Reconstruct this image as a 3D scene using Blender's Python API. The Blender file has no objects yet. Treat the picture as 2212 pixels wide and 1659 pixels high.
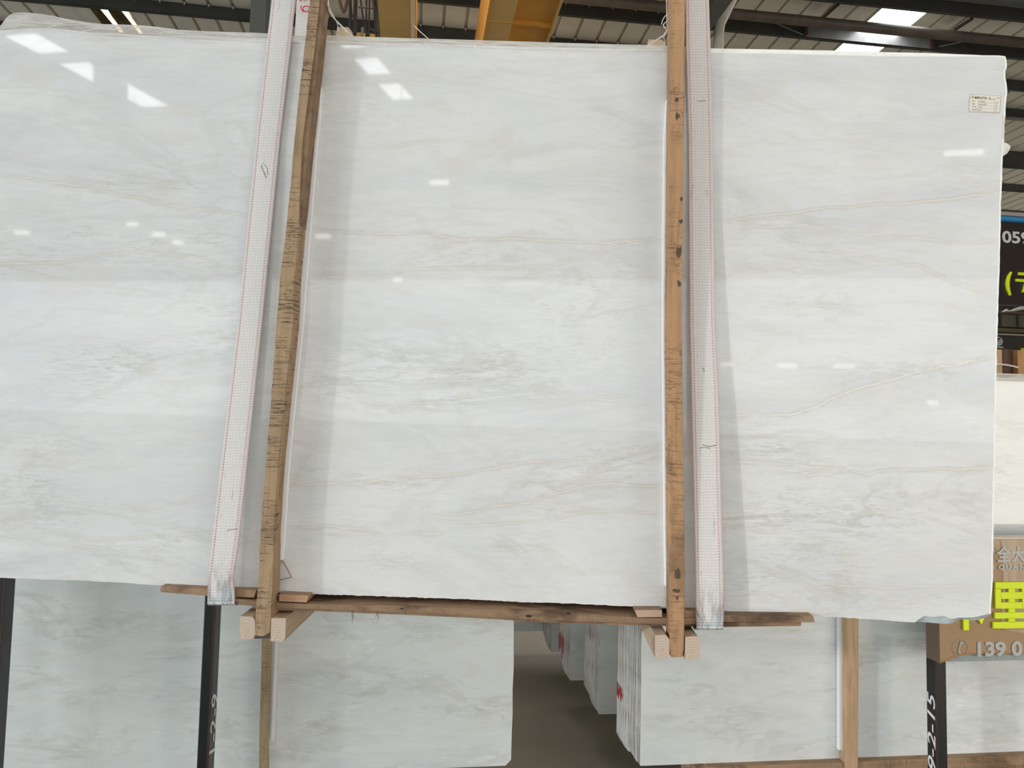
import bpy, math, random
import numpy as np
from mathutils import Matrix, Vector, noise as mnoise
random.seed(7)
SC = bpy.context.scene
# ------------------------------------------------------------------ camera
F, CX, CY = 1600.0, 1106.0, 829.5
def nrm(v):
    v = np.array(v, float); return v / np.linalg.norm(v)
Yc = nrm((893 - CX, -(930 - CY), -F))
z0 = np.array([.03, 1, 0]); Zc = nrm(z0 - Yc * z0.dot(Yc)); Xc = np.cross(Yc, Zc)
R = np.array([Xc, Yc, Zc]); C = np.array([0, 0, 1.6])
cam = bpy.data.cameras.new('camera'); co = bpy.data.objects.new('camera', cam)
SC.collection.objects.link(co); SC.camera = co
cam.sensor_width = 36; cam.sensor_fit = 'HORIZONTAL'; cam.lens = 36 * F / 2212
cam.clip_start = .02; cam.clip_end = 300
M = Matrix([list(R[i]) + [C[i]] for i in range(3)] + [[0, 0, 0, 1]])
co.matrix_world = M
# ------------------------------------------------------------------ world, lights, exposure
W = bpy.data.worlds.new('sky'); SC.world = W; W.use_nodes = True
bg = W.node_tree.nodes['Background']; bg.inputs[0].default_value = (.86, .93, 1, 1); bg.inputs[1].default_value = 1.0
SC.view_settings.view_transform = 'Standard'; SC.view_settings.look = 'None'
SC.view_settings.gamma = 1; SC.view_settings.use_curve_mapping = False
SC.view_settings.exposure = 0.36
def area(name, loc, target, sx, sy, power, col):
    l = bpy.data.lights.new(name, 'AREA'); l.shape = 'RECTANGLE'; l.size = sx; l.size_y = sy
    l.energy = power; l.color = col
    o = bpy.data.objects.new(name, l); SC.collection.objects.link(o)
    o.location = loc
    o.rotation_euler = (Vector(target) - Vector(loc)).to_track_quat('-Z', 'Y').to_euler()
    return o
area('left_door_daylight', (-9.2, -.9, 1.5), (0.0, 2.8, 0.8), 5.0, 3.0, 285, (.80, .91, 1))
area('right_door_daylight', (9.0, -4.5, 1.6), (0.6, 2.8, 0.8), 6.0, 3.0, 270, (1, .92, .82))
area('overhead_fill', (0.3, -4.0, 8.3), (0.3, 1.5, 0.6), 10, 5, 280, (.90, .95, 1))  # added overhead fill for the slab face, no skylight above it
area('aisle_fill', (1.6, 7.0, 8.3), (1.2, 4.6, 0), 6, 3, 210, (1, .95, .86))  # added fill for the aisle bundles, no roof opening at this spot
area('front_door_daylight', (-5.0, -16.6, 2.2), (-5.0, 0, 2.2), 33, 4.3, 600, (.87, .94, 1))
area('far_left_fill', (-25, 15, 2.6), (0, 13, 3.5), 12, 4.6, 1500, (.96, .98, 1))  # added fill raising the roof deck, the wall has no opening
area('far_right_fill', (36, 16, 2.8), (8, 13, 4.5), 14, 5, 2600, (1, .95, .86))  # added warm fill for the right-hand deck, no door here
area('far_roof_daylight', (6, 18, 8.2), (6, 18, 0), 14, 10, 500, (1, .97, .92))
_l = bpy.data.lights.new('floor_fill_spot', 'SPOT'); _l.energy = 22000; _l.spot_size = math.radians(46); _l.spot_blend = .8; _l.shadow_soft_size = .6; _l.color = (1, .98, .95)  # added spot that brightens the floor behind the camera, not sun
_o = bpy.data.objects.new('floor_fill_spot', _l); SC.collection.objects.link(_o); _o.location = (-27, -9, 6.5)
_o.rotation_euler = (Vector((-3.5, -7.5, 0)) - Vector(_o.location)).to_track_quat('-Z', 'Y').to_euler()
SC.cycles.use_denoising = True
# ------------------------------------------------------------------ projection helpers (measure the photo onto real planes)
def ray(px, py): return R @ np.array([(px - CX) / F, -(py - CY) / F, -1.])
def hit(px, py, ax, val):
    r = ray(px, py); return C + r * (val - C[ax]) / r[ax]
u = R @ nrm((1, -.0378, .028)); v = R @ nrm((.0384, 1, -.0206)); v = nrm(v - u * u.dot(v)); n = np.cross(u, v)
O = C + ray(CX, CY) * 2.4
def B(px, py, d=0.):
    """bundle-local point (s, -d, t) seen at a pixel, d in front of the slab face"""
    r = ray(px, py); t = ((O - C).dot(n) + d) / r.dot(n); X = C + r * t
    return np.array([(X - O).dot(u), -d, (X - O).dot(v)])
def refl(px, py, ax, val):
    r = ray(px, py); t = ((O - C).dot(n)) / r.dot(n); X = C + r * t; r2 = r - 2 * r.dot(n) * n
    return X + r2 * (val - X[ax]) / r2[ax]
BM = Matrix([[u[i], -n[i], v[i], O[i]] for i in range(3)] + [[0, 0, 0, 1]])
WM = Matrix.Identity(4)
WORLD = {}
# ------------------------------------------------------------------ object helpers
def tag(o, label=None, cat=None, group=None, kind=None):
    if label: o['label'] = label
    if cat: o['category'] = cat
    if group: o['group'] = group
    if kind: o['kind'] = kind
    return o
def put(name, me, mat, parent=None, frame=None, origin=None):
    o = bpy.data.objects.new(name, me); SC.collection.objects.link(o)
    if mat is not None and not me.materials:
        for m in (mat if isinstance(mat, (list, tuple)) else [mat]): me.materials.append(m)
    mw = frame @ Matrix.Translation(origin)
    WORLD[o.name] = mw
    if parent is None: o.matrix_world = mw
    else:
        o.parent = parent; o.matrix_basis = WORLD[parent.name].inverted() @ mw
    return o
def mk(name, vs, fs, mat, parent=None, frame=None, smooth=False, bevel=0, mats=None):
    frame = frame or BM
    a = np.array([tuple(p) for p in vs], float)
    c = Vector(((a[:, 0].min() + a[:, 0].max()) / 2, (a[:, 1].min() + a[:, 1].max()) / 2, a[:, 2].min()))
    me = bpy.data.meshes.new(name); me.from_pydata([tuple(p - np.array(c)) for p in a], [], [tuple(f) for f in fs])
    if mats: me.polygons.foreach_set('material_index', mats)
    if smooth: me.polygons.foreach_set('use_smooth', [True] * len(me.polygons))
    me.update()
    o = put(name, me, mat, parent, frame, c)
    if bevel:
        b = o.modifiers.new('bevel', 'BEVEL'); b.width = bevel; b.segments = 2; b.limit_method = 'ANGLE'
    return o
def empty(name, loc, frame=None):
    frame = frame or WM
    o = bpy.data.objects.new(name, None); SC.collection.objects.link(o); o.empty_display_size = .1
    mw = frame @ Matrix.Translation(Vector(loc)); WORLD[o.name] = mw; o.matrix_world = mw
    return o
class MB:
    def __init__(s): s.v = []; s.f = []; s.m = []
    def add(s, vs, fs, mi=0):
        b = len(s.v); s.v += [tuple(p) for p in vs]; s.f += [tuple(i + b for i in f) for f in fs]; s.m += [mi] * len(fs)
    def box(s, x0, x1, y0, y1, z0, z1, mi=0):
        s.add([(x0, y0, z0), (x1, y0, z0), (x1, y1, z0), (x0, y1, z0), (x0, y0, z1), (x1, y0, z1), (x1, y1, z1), (x0, y1, z1)],
              [(0, 3, 2, 1), (4, 5, 6, 7), (0, 1, 5, 4), (1, 2, 6, 5), (2, 3, 7, 6), (3, 0, 4, 7)], mi)
    def prism(s, front, back, mi=0):
        """front/back: same-length outlines"""
        k = len(front)
        s.add(list(front) + list(back), [tuple(range(k))[::1], tuple(range(2 * k - 1, k - 1, -1))] +
              [((i + 1) % k, i, i + k, (i + 1) % k + k) for i in range(k)], mi)
    def tube(s, pts, r, seg=8, mi=0, cap=True):
        pts = [Vector(p) for p in pts]; rr = r if isinstance(r, (list, tuple)) else [r] * len(pts)
        base = len(s.v); up = None
        for i, p in enumerate(pts):
            a = pts[max(i - 1, 0)]; b = pts[min(i + 1, len(pts) - 1)]; t = (b - a).normalized()
            if up is None: up = t.orthogonal().normalized()
            up = (up - t * up.dot(t)).normalized(); w = t.cross(up)
            for k in range(seg):
                q = 2 * math.pi * k / seg
                s.v.append(tuple(p + (up * math.cos(q) + w * math.sin(q)) * rr[i]))
        for i in range(len(pts) - 1):
            for k in range(seg):
                a = base + i * seg + k; b = base + i * seg + (k + 1) % seg
                s.f.append((a, b, b + seg, a + seg)); s.m.append(mi)
        if cap:
            s.f.append(tuple(base + k for k in range(seg))[::-1]); s.m.append(mi)
            s.f.append(tuple(base + (len(pts) - 1) * seg + k for k in range(seg))); s.m.append(mi)
    def build(s, name, mat, parent=None, frame=None, smooth=False, bevel=0):
        return mk(name, s.v, s.f, mat, parent, frame, smooth, bevel, s.m if isinstance(mat, (list, tuple)) else None)
# ------------------------------------------------------------------ materials
class NT:
    def __init__(s, name):
        s.mat = bpy.data.materials.new(name); s.mat.use_nodes = True; s.t = s.mat.node_tree; s.n = s.t.nodes
        s.b = s.n['Principled BSDF']; s.out = s.n['Material Output']
    def new(s, kind, **kw):
        x = s.n.new(kind)
        for k, val in kw.items():
            if k in x.inputs: s.set(x.inputs[k], val)
            else: setattr(x, k, val)
        return x
    def set(s, sock, val):
        if isinstance(val, bpy.types.NodeSocket): s.t.links.new(val, sock)
        else: sock.default_value = val
    def P(s, **kw):
        for k, val in kw.items(): s.set(s.b.inputs[k.replace('_', ' ')], val)
    def coords(s, scale=(1, 1, 1), rot=(0, 0, 0), kind='Object', add=None):
        c = s.new('ShaderNodeTexCoord'); m = s.new('ShaderNodeMapping'); s.t.links.new(c.outputs[kind], m.inputs[0])
        m.inputs['Scale'].default_value = scale; m.inputs['Rotation'].default_value = rot
        if add is not None: s.t.links.new(add, m.inputs['Location'])
        return m.outputs[0]
    def noise(s, vec, scale=5., detail=4., rough=.5, dist=0.):
        x = s.new('ShaderNodeTexNoise', Scale=scale, Detail=detail, Roughness=rough, Distortion=dist)
        s.t.links.new(vec, x.inputs['Vector']); return x.outputs[0]
    def ramp(s, val, p0, p1, c0=0., c1=1.):
        x = s.new('ShaderNodeMapRange'); x.interpolation_type = 'SMOOTHSTEP'
        s.set(x.inputs[0], val); x.inputs[1].default_value = p0; x.inputs[2].default_value = p1
        x.inputs[3].default_value = c0; x.inputs[4].default_value = c1
        return x.outputs[0]
    def mix(s, fac, a, b, blend='MIX'):
        x = s.new('ShaderNodeMix', data_type='RGBA', blend_type=blend)
        s.set(x.inputs[0], fac)
        for q, val in ((x.inputs[6], a), (x.inputs[7], b)):
            if isinstance(val, (tuple, list)): val = tuple(val) + ((1,) if len(val) == 3 else ())
            s.set(q, val)
        return x.outputs[2]
    def math(s, op, a, b=0.):
        x = s.new('ShaderNodeMath', operation=op); s.set(x.inputs[0], a); s.set(x.inputs[1], b); return x.outputs[0]
    def attr(s, name): return s.new('ShaderNodeAttribute', attribute_name=name).outputs['Fac']
    def bump(s, h, strength=.3, dist=.002):
        x = s.new('ShaderNodeBump', Strength=strength, Distance=dist); s.t.links.new(h, x.inputs['Height'])
        s.t.links.new(x.outputs[0], s.b.inputs['Normal'])
def plain(name, col, rough=.5, metal=0., spec=.5, var=.0, vscale=8, bump=0.):
    m = NT(name); m.P(Roughness=rough, Metallic=metal); m.b.inputs['Specular IOR Level'].default_value = spec
    c = tuple(col) + (1,)
    if var:
        nn = m.noise(m.coords(), vscale, 5, .6)
        m.P(Base_Color=m.mix(m.ramp(nn, .3, .7), tuple(x * (1 - var) for x in col), tuple(min(1, x * (1 + var)) for x in col)))
        if bump: m.bump(nn, bump, .003)
    else: m.P(Base_Color=c)
    return m.mat
def emit(name, col, strength):
    m = NT(name); m.P(Base_Color=tuple(col) + (1,)); m.b.inputs['Emission Color'].default_value = tuple(col) + (1,)
    m.b.inputs['Emission Strength'].default_value = strength; return m.mat
def marble(name, attrs=False, tint=(1, 1, 1), contrast=1., dense=0.):
    m = NT(name); oi = m.new('ShaderNodeObjectInfo')
    off = m.new('ShaderNodeVectorMath', operation='SCALE'); m.t.links.new(oi.outputs['Random'], off.inputs['Scale'])
    off.inputs[0].default_value = (0, 0, 0) if attrs else (17, 0, 31)
    tc = lambda vals: tuple(a * b for a, b in zip(vals, tint))
    K = lambda a, b: tuple(x + (y - x) * contrast for x, y in zip(a, b))
    lo = m.coords((1.0, 1, 3.2), (0, math.radians(8), 0), add=off.outputs[0])
    st = m.coords((5.5, 1, 32) if attrs else (2.2, 1, 9), (0, math.radians(7), 0), add=off.outputs[0])
    base = tc((.845, .84, .82))
    tone = m.noise(lo, 1.3, 6, .62, .6)
    col = m.mix(m.ramp(tone, .35, .72), base, K(base, tc((.735, .745, .75))))
    tone2 = m.noise(lo, 2.7, 5, .6, 1.2)
    col = m.mix(m.math('MULTIPLY', m.ramp(tone2, .5, .70), .7), col, K(base, tc((.775, .745, .70))))
    # streaky flecks, thicker inside the patches
    s1 = m.noise(st, 2.6, 7, .66, 1.0)
    area_ = m.ramp(m.noise(lo, 1.7, 3, .5), .50 - dense, .70 - dense)
    if attrs:
        area_ = m.math('MINIMUM', m.math('ADD', m.math('MULTIPLY', area_, .35), m.attr('patch')), 1.)
    wl_ = m.math('ABSOLUTE', m.math('SUBTRACT', m.noise(lo, 1.05, 7, .6, .8), .5))
    col = m.mix(m.math('MULTIPLY', m.math('MULTIPLY', m.ramp(wl_, .0, .035, 1, 0), m.math('ADD', m.math('MULTIPLY', area_, .75), .22 if attrs else .2)), .55 if attrs else .32), col, K(base, tc((.56, .54, .48))))
    fl = m.math('MULTIPLY', m.ramp(s1, .47 if attrs else .50, .62 if attrs else .68), area_)
    col = m.mix(m.math('MULTIPLY', fl, .62 if attrs else .5), col, K(base, tc((.49, .48, .44) if attrs else (.54, .53, .49))))
    fine = m.noise(m.coords((7, 1, 30) if attrs else (4, 1, 16), (0, math.radians(6), 0), add=off.outputs[0]), 1.6, 9, .72, .8)
    col = m.mix(m.math('MULTIPLY', m.ramp(fine, .38, .72), .22 if attrs else .15), col, K(base, tc((.62, .61, .58))))
    s2 = m.noise(st, 4.1 if not attrs else 2.6, 5, .6, 1.6)
    wl = m.math('MULTIPLY', m.ramp(s2, .60, .66), m.math('ADD', m.math('MULTIPLY', area_, .8), .10))
    col = m.mix(m.math('MULTIPLY', wl, .7), col, tc((.93, .90, .84)))
    if attrs:
        wob = m.math('MULTIPLY', m.math('SUBTRACT', m.noise(m.coords((8, 1, 22)), 3., 8, .7), .5), .62)
        vd = m.math('ABSOLUTE', m.math('ADD', m.attr('vein'), m.math('MULTIPLY', wob, .35)))
        vs = m.attr('veinw')
        halo = m.math('MULTIPLY', m.ramp(vd, .03, .26, 1, 0), m.math('MULTIPLY', vs, m.ramp(fine, .3, .65, .25, .85)))
        col = m.mix(halo, col, tc((.66, .62, .56)))
        brk = m.ramp(m.noise(m.coords((9, 1, 9)), 1.5, 3), .35, .55, .6, 1)
        line = m.math('MULTIPLY', m.math('MULTIPLY', m.ramp(vd, .010, .048, 1, 0), vs), brk)
        col = m.mix(m.math('MULTIPLY', line, .7), col, tc((.95, .90, .80)))
    m.P(Base_Color=col, Roughness=.03); m.b.inputs['Specular IOR Level'].default_value = .5
    return m.mat
def wood(name, base, dark, along='z', saw=0., knots=.3, rough=.75):
    m = NT(name)
    sc = {'z': (14, 14, 1.2), 'x': (1.2, 14, 14), 'y': (14, 1.2, 14)}[along]
    oi = m.new('ShaderNodeObjectInfo'); off = m.new('ShaderNodeVectorMath', operation='SCALE')
    m.t.links.new(oi.outputs['Random'], off.inputs['Scale']); off.inputs[0].default_value = (9, 5, 7)
    g = m.noise(m.coords(sc, add=off.outputs[0]), 3., 6, .6, .8)
    col = m.mix(m.ramp(g, .3, .75), base, tuple(a * .72 for a in base))
    pt = m.noise(m.coords({'z': (9, 9, 4), 'x': (4, 9, 9), 'y': (9, 4, 9)}[along], add=off.outputs[0]), 1.1, 5, .62)
    col = m.mix(m.math('MULTIPLY', m.ramp(pt, .48, .70), knots), col, dark)
    h = g
    if saw:
        sx = {'z': (9, 9, 170), 'x': (170, 9, 9)}[along]
        sw = m.noise(m.coords(sx, add=off.outputs[0]), 1.2, 4, .7)
        reg = m.ramp(m.noise(m.coords((5, 5, 4), add=off.outputs[0]), 1.3, 4, .6), .40, .56)
        sp = m.noise(m.coords((40, 40, 70), add=off.outputs[0]), 1.2, 4, .7)
        k = m.math('MULTIPLY', m.math('MAXIMUM', m.ramp(sw, .53, .60), m.ramp(sp, .58, .64)), reg)
        col = m.mix(m.math('MULTIPLY', k, saw), col, (.05, .035, .025))
        h = m.math('ADD', g, sw)
    m.P(Base_Color=col, Roughness=rough); m.bump(h, .5, .0025)
    return m.mat
MARB = marble('marble_front', True)
MARB2 = marble('marble_far', False, (1.02, 1.06, 1.055), 1.0, .10)
EDGE = plain('sawn_edge_and_rim_glow', (.97, .95, .90), .75, var=.05, vscale=40, bump=.4)  # whitened to carry the rim glow as well as the sawn edge
FRACT = plain('marble_broken_edge', (.60, .68, .70), .8, var=.10, vscale=18, bump=.5)
SAWN = NT('slab_side'); _g = SAWN.noise(SAWN.coords((30, 30, 3)), 2.5, 6, .7)
SAWN.P(Base_Color=SAWN.mix(SAWN.ramp(_g, .42, .62), (.58, .545, .49), (.22, .17, .14)), Roughness=.85); SAWN.bump(_g, .6, .004); SAWN = SAWN.mat
WB1 = wood('batten_wood_brown', (.46, .31, .175), (.17, .10, .05), 'z', saw=.85, knots=.5)
WB2 = wood('batten_wood_orange', (.56, .32, .16), (.13, .08, .045), 'z', saw=.55, knots=.55)
WBX = wood('board_wood', (.44, .28, .165), (.11, .06, .03), 'x', saw=.35, knots=.8)
WEND = wood('wood_end_orange', (.55, .33, .19), (.3, .16, .08), 'x', knots=.3)
WPALE = wood('block_wood_pale', (.60, .45, .31), (.26, .17, .10), 'y', knots=.5)
WBG = wood('far_batten_wood', (.52, .385, .23), (.22, .13, .07), 'z', saw=.35, knots=.3)
WBO = wood('far_batten_wood_tan', (.60, .40, .235), (.36, .2, .1), 'z', knots=.3)
CRACK = plain('wood_crack_shade', (.24, .155, .09), .9, var=.3, vscale=20)
def ringend():
    m = NT('block_end_rings'); c = m.coords((1, 1, 1))
    w = m.new('ShaderNodeTexWave', wave_type='RINGS', rings_direction='Y', Scale=38., Distortion=6., Detail=3.)
    w.inputs['Detail Scale'].default_value = 1.2
    m.t.links.new(c, w.inputs[0])
    p = m.noise(c, 60, 4, .6)
    col = m.mix(m.ramp(w.outputs[1], .35, .9), (.62, .50, .40), (.55, .42, .32))
    col = m.mix(m.math('MULTIPLY', m.ramp(p, .58, .72), .5), col, (.34, .22, .15))
    m.P(Base_Color=col, Roughness=.85); return m.mat
RINGS = ringend()
FOAM = plain('white_foam', (.90, .90, .91), .7, spec=.2)
STEEL_BLK = NT('black_painted_steel'); _c = STEEL_BLK.coords((30, 30, 2)); _n = STEEL_BLK.noise(_c, 2., 5, .6)
STEEL_BLK.P(Base_Color=STEEL_BLK.mix(STEEL_BLK.ramp(_n, .66, .8), (.006, .008, .009), (.05, .02, .012)), Roughness=.42); STEEL_BLK = STEEL_BLK.mat
RUST = plain('rust_edge', (.05, .02, .012), .7, var=.3, vscale=20)
PAINTW = plain('white_stencil_paint', (.78, .80, .80), .6)
DARKST = plain('dark_purlin_steel', (.05, .05, .046), .55, metal=.1, var=.2, vscale=2)
GALV = plain('galvanised_steel', (.22, .225, .22), .45, metal=.2, var=.15, vscale=5)
RUSTY = plain('brown_pipe_paint', (.105, .085, .065), .5, var=.2, vscale=3)
REDB = plain('red_brown_primer', (.055, .022, .015), .6)
GREYB = plain('grey_green_beam_paint', (.085, .09, .085), .5, var=.1, vscale=2)
CREAM = plain('cream_edge_paint', (.80, .62, .42), .5)
YEL = plain('crane_yellow_paint', (.66, .33, .06), .45, var=.08, vscale=2)
YELT = plain('crane_tan_yellow_paint', (.58, .37, .13), .5, var=.05, vscale=2)
DECK = plain('roof_sheet_grey', (.56, .54, .47), .6, metal=0.0, var=.05, vscale=1)
SKYL = emit('skylight_daylight', (.96, .98, 1.0), 6)
SKYY = emit('yellowed_skylight', (1, .86, .52), 1.6)
# ------------------------------------------------------------------ floor and walls
m = NT('concrete_floor'); c = m.coords((1, 1, 1)); a = m.noise(c, .9, 6, .6); b2 = m.noise(c, 30, 4, .6)
m.P(Base_Color=m.mix(m.ramp(a, .3, .7), (.21, .19, .145), (.28, .255, .20)), Roughness=m.ramp(a, .3, .7, .35, .55)); m.bump(b2, .08, .002)
FLOOR = m.mat
H = 8.8; X0, X1, Y0, Y1 = -30.0, 40.0, -17.0, 46.0
def struct(o, **k): o['kind'] = 'structure'; return o
q = MB(); q.box(X0, X1, Y0, Y1, -.12, 0); struct(q.build('floor', FLOOR, frame=WM))
WALLM = plain('wall_sheet_grey', (.24, .235, .21), .7, var=.1, vscale=1)
def corr_wall(name, ax, pos, a0, a1, t=.12):
    q = MB(); pts = []; x = a0; pitch = .5
    prof = []
    while x < a1 - 1e-6:
        prof += [(x, 0), (x + pitch * .36, 0), (x + pitch * .5, .05), (x + pitch * .86, .05)]; x += pitch
    prof.append((a1, 0))
    sgn = 1 if pos > 0 else -1
    vs = []
    for z in (0, H + .1):
        for (p, dd) in prof:
            vs.append((p, pos - sgn * dd, z) if ax == 1 else (pos - sgn * dd, p, z))
    k = len(prof); q.add(vs, [(i, i + 1, i + 1 + k, i + k) for i in range(k - 1)])
    a, b = pos + sgn * .02, pos + sgn * t
    lo, hi = min(a, b), max(a, b)
    if ax == 1: q.box(a0, a1, lo, hi, 0, H + .1)
    else: q.box(lo, hi, a0, a1, 0, H + .1)
    struct(q.build(name, WALLM, frame=WM))
corr_wall('wall_back', 1, Y1, X0, X1); corr_wall('wall_front', 1, Y0, X0, X1)
corr_wall('wall_left', 0, X0, Y0, Y1); corr_wall('wall_right', 0, X1, Y0, Y1)
# ------------------------------------------------------------------ roof: sheets, skylights, purlins
roof = empty('ceiling', (0, 0, H)); struct(roof)
def sheet_mesh(name, y0, y1, mat, wid=.8):
    prof = []; 
    for k in range(int(round(wid / .4))):
        x = k * .4
        prof += [(x, 0), (x + .33, 0), (x + .345, .045), (x + .385, .045)]
    prof.append((wid, 0))
    k = len(prof); vs = [(x, y0, z) for x, z in prof] + [(x, y1, z) for x, z in prof]
    vs += [(x, y0, z + .006) for x, z in prof] + [(x, y1, z + .006) for x, z in prof]
    fs = [(i, i + 1, i + 1 + k, i + k) for i in range(k - 1)] + [(2 * k + i + k, 2 * k + i + 1 + k, 2 * k + i + 1, 2 * k + i) for i in range(k - 1)]
    fs += [(0, k, 3 * k, 2 * k), (k - 1, 3 * k - 1, 4 * k - 1, 2 * k - 1)]
    me = bpy.data.meshes.new(name); me.from_pydata(vs, [], fs); me.materials.append(mat); return me
SH = sheet_mesh('roof_sheet', Y0, Y1, DECK)
def rp(name, me, loc):
    o = bpy.data.objects.new(name, me); SC.collection.objects.link(o); o.parent = roof
    o.location = Vector(loc) - Vector((0, 0, H)); WORLD[o.name] = Matrix.Translation(Vector(loc)); return o
def box_mesh(name, w, y, z, mat):
    q = MB(); q.box(0, w, 0, y, 0, z); me = bpy.data.meshes.new(name); me.from_pydata(q.v, [], q.f); me.materials.append(mat); return me
SKX = [7.55, -6.35, -13.25]
nsh = int(round((X1 - X0) / .8)) + 1
skyl = sheet_mesh('skylight_sheet', Y0, Y1, SKYL)
skyl9 = bpy.data.meshes
for k in range(nsh):
    x = -30.05 + .8 * k
    near = [s for s in SKX if abs(x - s) < .41]
    if near:
        continue
    rp('roof_sheet', SH, (x, 0, H))
# flat filler sheets beside the skylight strips, then the strips
def strip(x0, x1, y0, y1, mat, name, z=H):
    rp(name, box_mesh(name, x1 - x0, y1 - y0, .01, mat), (x0, y0, z))
for s in SKX:
    gx = [(-30.05 + .8 * k) for k in range(nsh) if abs(-30.05 + .8 * k - s) < .41][0]
    lo, hi = (s, s + (.9 if s > 0 else .78))
    if s > 0: segs = [(-17, 10.7, DECK), (10.7, 30, SKYL), (30, 46, DECK)]
    else: segs = [(-17, -14.05, DECK), (-14.05, -8.9 if s < -10 else -10.4, SKYL), (-8.9 if s < -10 else -10.4, 46, DECK)]
    for (a, b, mt) in segs:
        strip(lo, hi, a, b, mt, 'skylight_panel' if mt is SKYL else 'flat_roof_sheet', H + .002)
    if lo > gx: strip(gx - .05, lo, Y0, Y1, DECK, 'flat_roof_sheet', H + .004)
    if hi < gx + .8: strip(hi, gx + .85, Y0, Y1, DECK, 'flat_roof_sheet', H + .004)
# purlins: C sections hung under the sheets
def cpurlin(h=.2):
    q = MB(); L = X1 - X0
    q.box(0, L, 0, .004, -h, 0); q.box(0, L, 0, .07, -h, -h + .006); q.box(0, L, 0, .07, -.006, 0)
    me = bpy.data.meshes.new('purlin'); me.from_pydata(q.v, [], q.f); me.materials.append(DARKST); return me
PM = cpurlin()
for k in range(-6, 2):
    rp('purlin', PM, (X0, 11.75 + 1.1 * k, H - .004))
PMD = cpurlin(.42)
for k in range(14): rp('purlin', PMD if k % 2 else PM, (X0, 14.0 + 2.1 * k, H - .004))
rp('purlin_flange', box_mesh('purlin_flange', 40, .09, .03, GALV), (X0 + 20, 13.96, H - .24))
def cpurlin2(L, h):
    q = MB(); q.box(0, L, 0, .004, -h, 0); q.box(0, L, 0, .06, -h, -h + .006)
    me = bpy.data.meshes.new('purlin'); me.from_pydata(q.v, [], q.f); me.materials.append(DARKST); return me
PML, PMR = cpurlin2(20.5, .27), cpurlin2(49.4, .25)
for y in (-15.2, -13.6, -10.05, -8.6, -6.8, -5.0, -3.2): rp('purlin', PML, (X0, y - .06, H - .004))
for y in (-15.6, -14.0, -12.28, -10.8, -9.3, -7.6, -5.9, -4.2, -2.5, -.8, .9, 2.6, 4.2): rp('purlin', PMR, (-9.4, y - .06, H - .004))
q = MB(); q.tube([hit(2120, 238, 1, 13.4), hit(2240, 150, 1, 13.4)], .035, 6); q.build('diagonal_brace', DARKST, roof, WM)
# paler plate paints the skylit stretch of the dark purlin web
a = hit(1742, 60, 1, 11.72)[0]; b = hit(2012, 92, 1, 11.72)[0]
rp('purlin_lit_web', box_mesh('purlin_lit_web', b - a, .012, .19, GALV), (a, 11.725, H - .2))
# bright clips under each rib at two purlins
q = MB(); q.box(-.02, .02, -.05, .0, -.012, .0); q.box(-.012, .012, -.03, -.01, -.04, -.01)
cm = bpy.data.meshes.new('roof_clip'); cm.from_pydata(q.v, [], q.f); cm.materials.append(plain('bright_clip', (.55, .53, .48), .35, .5))
for yy in (12.85, 11.75):
    for k in range(-26, 12):
        x = -30.05 + .8 * 37.5 + .4 * k - .035 + .4
        rp('roof_clip', cm, (x, yy, H - .002))
# service pipes below the purlins, tie struts
for (yy, mt) in ((11.02, RUSTY), (9.97, GREYB)):
    q = MB(); q.tube([(-.5, yy, 8.44), (12, yy, 8.44), (24, yy, 8.44)], .085, 12)
    o = q.build('roof_pipe', mt, roof, WM, smooth=True)
for (pa, pb) in (((1812, 8), (1778, 38)), ((2100, 40), (2062, 64))):
    A = hit(*pa, 2, 8.74); D = hit(*pb, 2, 8.74); q = MB()
    q.tube([A, D], .03, 6); q.build('tie_strut', REDB, roof, WM)
for (px_, py_) in ((1741, 66), (2014, 93)):
    A = hit(px_, py_, 1, 11.70); q = MB(); q.box(A[0] - .02, A[0] + .02, 11.66, 11.74, A[2] - .09, A[2] + .12); q.build('purlin_bracket', REDB, roof, WM)
for (pa, pb) in (((1582, 5), (1622, 23)), ((1675, 50), (1735, 75)), ((2030, 100), (2110, 84))):
    A = hit(*pa, 1, 11.6); D = hit(*pb, 1, 11.6); q = MB(); q.tube([A, D], .009, 6); q.build('brace_wire', GALV, roof, WM)
# yellowed foil panel with bright slots at the left
foil = plain('yellow_foil', (.16, .12, .045), .28, metal=.6, var=.5, vscale=6)
strip(-5.78, -5.16, 12.9, 14.6, foil, 'foil_panel', H - .012)
for (x0, x1) in ((-5.62, -5.49), (-5.27, -5.15)):
    q = MB(); pts = [(x0, 12.95), (x1 + .02, 12.95), (x1 - .01, 13.5), (x1, 14.3), (x0 + .07, 14.3), (x0 + .03, 13.6)]
    q.prism([(x, y, H - .016) for x, y in pts], [(x, y, H - .013) for x, y in pts]); q.build('bright_slot', SKYY, roof, WM)
q = MB(); q.box(-5.76, -5.66, 12.95, 13.12, H - .016, H - .013); q.build('bright_slot', SKYY, roof, WM)
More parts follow.
